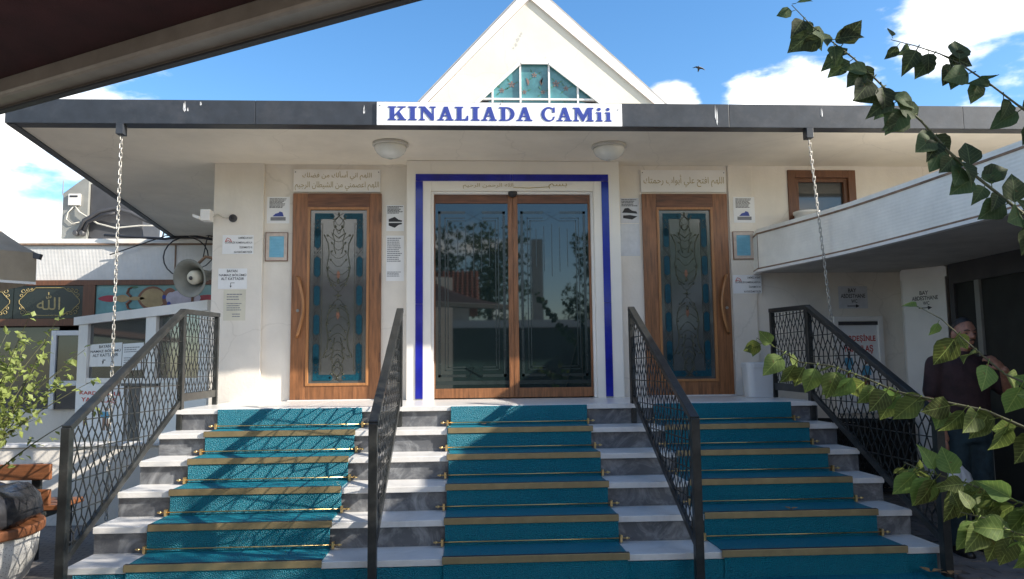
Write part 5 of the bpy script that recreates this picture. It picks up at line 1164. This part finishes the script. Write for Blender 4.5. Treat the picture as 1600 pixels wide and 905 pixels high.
mx_, my_ = 3.585, -2.80
Ma = thing('person', (mx_, my_, 0), 'man in dark shirt and jeans, hand at mouth, carrying a white bag', 'person')
bd = MB()
torso(bd, [(mx_, my_, .86, .15, .11), (mx_, my_, .98, .165, .125), (mx_, my_, 1.12, .165, .125), (mx_, my_, 1.26, .185, .125), (mx_, my_, 1.36, .19, .105), (mx_+.005, my_, 1.41, .12, .08), (mx_+.01, my_-.01, 1.45, .062, .062), (mx_+.012, my_-.02, 1.52, .056, .06)])
hp, hk, ha = .085, .09, .10
for s in (-1, 1): capsule(bd, [(mx_+s*hp, my_, .88), (mx_+s*hk, my_-.02, .47), (mx_+s*ha, my_+.02, .09)], [.088, .058, .040])
shR, elR, wrR = (mx_-.185, my_, 1.365), (mx_-.235, my_+.01, 1.08), (mx_-.195, my_-.07, .83)
shL, elL, wrL = (mx_+.185, my_, 1.365), (mx_+.29, my_-.10, 1.12), (mx_+.165, my_-.235, 1.315)
capsule(bd, [shR, elR, wrR], [.055, .043, .030]); capsule(bd, [shL, elL, wrL], [.055, .043, .030])
hx, hy, hz = mx_+.02, my_-.035, 1.575      # head
hd = MB(); n, mm = 28, 20; vs = []
for i in range(mm+1):
    a_ = -pi/2+pi*i/mm
    for j in range(n):
        t = 2*pi*j/n; x = .076*cos(a_)*cos(t); y = .096*cos(a_)*sin(t); z = .122*sin(a_)
        if z < 0: k = 1+z*2.4; x *= max(.62, k); y *= .92 if y > 0 else max(.78, 1+z*1.2)
        fr = max(0, -y/.096)
        if fr > .55 and abs(z-.0) < .03: y += .010*math.exp(-((abs(x)-.032)/.014)**2)*math.exp(-(z/.013)**2)
        if fr > .5: y -= .007*math.exp(-((z-.026)/.012)**2)*(abs(x) < .055)
        vs.append((hx+x, hy+y, hz+z))
hd.add(vs, [(i*n+j, i*n+(j+1) % n, (i+1)*n+(j+1) % n, (i+1)*n+j) for i in range(mm) for j in range(n)])
bd.v, bd.f = bd.v, bd.f; bd.add(hd.v, hd.f)
capsule(bd, [(hx, hy-.094, hz+.012), (hx, hy-.110, hz-.022)], [.009, .015], 8); bd.ball((hx-.012, hy-.102, hz-.026), .010, 8, 6); bd.ball((hx+.012, hy-.102, hz-.026), .010, 8, 6)
bd.ball((hx, hy-.088, hz-.052), (.026, .012, .007), 10, 6); bd.ball((hx, hy-.085, hz-.063), (.022, .012, .007), 10, 6); bd.ball((hx, hy-.076, hz-.092), (.026, .022, .018), 10, 6)
for s in (-1, 1): bd.ball((hx+s*.077, hy+.008, hz-.004), (.010, .022, .033), 10, 8)
def hand(mb, w, d, palm_n, curl, s):
    w = Vector(w); d = Vector(d).normalized(); nrm_ = Vector(palm_n).normalized(); sd_ = d.cross(nrm_).normalized()*s; pc_ = w+d*.055
    vs0 = len(mb.v); mb.ball((0, 0, 0), (.050, .040, .017), 14, 8)
    R3 = Matrix((d, sd_, nrm_)).transposed()
    for q in range(vs0, len(mb.v)): mb.v[q] = tuple(pc_+R3 @ Vector(mb.v[q]))
    for k, (off, ln_) in enumerate(((-.028, .062), (-.010, .072), (.009, .068), (.027, .052))):
        p = pc_+d*.038+sd_*off; pts_ = [p]; ang = curl*.5
        for f in (.45, .32, .25):
            p = p+(d*cos(ang)+nrm_*sin(ang))*ln_*f; pts_.append(p); ang += curl*(1+.1*k)
        capsule(mb, pts_, [.0098, .0092, .0082, .0070], 8)
    p = pc_-d*.015-sd_*.034; capsule(mb, [p, p+d*.028-sd_*.018+nrm_*.012, p+d*.055-sd_*.012+nrm_*.024], [.012, .0105, .008], 8)
hand(bd, wrR, Vector((.02, -.1, -1)), (.9, -.3, 0), 1.0, 1)
hand(bd, wrL, Vector((-.62, .25, .72)), (-.25, .9, -.2), .75, -1)
body = union(bd, 'body', 'skin', Ma, .0062, 2)
hr = MB(); vs = []
for i in range(9):
    a_ = pi/2*(i/8); 
    for j in range(24):
        t = 2*pi*j/24; z = -.018+.148*sin(a_) if 0 else None
        front = max(0, -sin(t)); lo = .042+.052*front**.6-.06*max(0, sin(t)); zz_ = lo+(.127-lo)*sin(a_); k = math.sqrt(max(0, 1-(zz_/.1272)**2))
        vs.append((hx+.079*k*cos(t), hy+.003+.0985*k*sin(t), hz+zz_))
hr.add(vs, [(i*24+j, i*24+(j+1) % 24, (i+1)*24+(j+1) % 24, (i+1)*24+j) for i in range(8) for j in range(24)]); hr.obj('hair', 'hair', Ma, smooth=True)
ey = MB()
for s in (-1, 1): ey.ball((hx+s*.031, hy-.081, hz+.004), (.011, .006, .005), 8, 6)
ey.obj('eye', 'black', Ma, smooth=True)
eb = MB()
for s in (-1, 1): eb.tube([(hx+s*.014, hy-.098, hz+.024), (hx+s*.032, hy-.094, hz+.030), (hx+s*.050, hy-.081, hz+.024)], [.003, .004, .002], 6)
eb.tube([(hx-.026, hy-.092, hz-.050), (hx-.012, hy-.101, hz-.043), (hx+.012, hy-.101, hz-.043), (hx+.026, hy-.092, hz-.050)], [.003, .005, .005, .003], 6); eb.ball((hx, hy-.092, hz-.088), (.020, .010, .014), 8, 6)
eb.obj('eyebrows_and_beard', 'hair', Ma, smooth=True)
sh = MB(); torso(sh, [(mx_, my_, .90, .180, .140), (mx_, my_, 1.0, .190, .150), (mx_, my_, 1.12, .188, .150), (mx_, my_, 1.26, .203, .142), (mx_, my_, 1.36, .205, .118), (mx_, my_, 1.405, .15, .092), (mx_+.005, my_, 1.435, .085, .078), (mx_+.008, my_-.005, 1.455, .074, .074)])
capsule(sh, [shR, Vector(shR).lerp(Vector(elR), .72)], [.070, .064]); capsule(sh, [shL, Vector(shL).lerp(Vector(elL), .72)], [.070, .064])
union(sh, 'shirt', 'shirt', Ma, .012, 3)
tr_ = MB(); torso(tr_, [(mx_, my_, .80, .168, .125), (mx_, my_, .88, .175, .130), (mx_, my_, .95, .176, .134)])
for s in (-1, 1): capsule(tr_, [(mx_+s*hp, my_, .86), (mx_+s*hk, my_-.02, .47), (mx_+s*ha, my_+.02, .10)], [.104, .080, .068])
union(tr_, 'trousers', 'jeans', Ma, .013, 3)
for s in (-1, 1):
    f = MB(); capsule(f, [(mx_+s*ha, my_+.04, .05), (mx_+s*(ha+.02), my_-.08, .045), (mx_+s*(ha+.03), my_-.17, .035)], [.048, .046, .035]); union(f, 'shoe', 'shoe', Ma, .010, 2)
# white carrier bag in the hanging hand
hb = Vector(wrR)+Vector((.005, -.02, -.10)); bg_ = thing('carrier_bag', tuple(hb+Vector((0, 0, -.4))), "crumpled white plastic carrier bag hanging from the man's hand", 'bag')
rd = random.Random(17); rows_ = []; n = 40
for k, (r, ry_, dz) in enumerate(((.02, .015, -.06), (.055, .03, -.09), (.10, .05, -.14), (.125, .065, -.21), (.130, .075, -.28), (.128, .075, -.34), (.115, .065, -.385), (.07, .04, -.40))):
    rows_.append([(hb.x+.04+r*cos(2*pi*j/n)*(1+.10*sin(j*2.6+k*1.7)*rd.uniform(.3, 1)), hb.y+ry_*sin(2*pi*j/n)*(1+.22*sin(j*1.9+k)*rd.uniform(.3, 1)), hb.z+dz+rd.uniform(-.006, .006)) for j in range(n)])
loft(MB(), rows_[::-1], True, True).obj('sack', 'bagm', bg_, smooth=True)
for s in (-1, 1): MB().tube([(hb.x+.02+s*.03, hb.y, hb.z-.085), (hb.x+s*.02, hb.y-.005, hb.z-.03), (hb.x, hb.y, hb.z+.0)], [.02, .010, .008], 8).obj('handle', 'bagm', bg_, smooth=True)
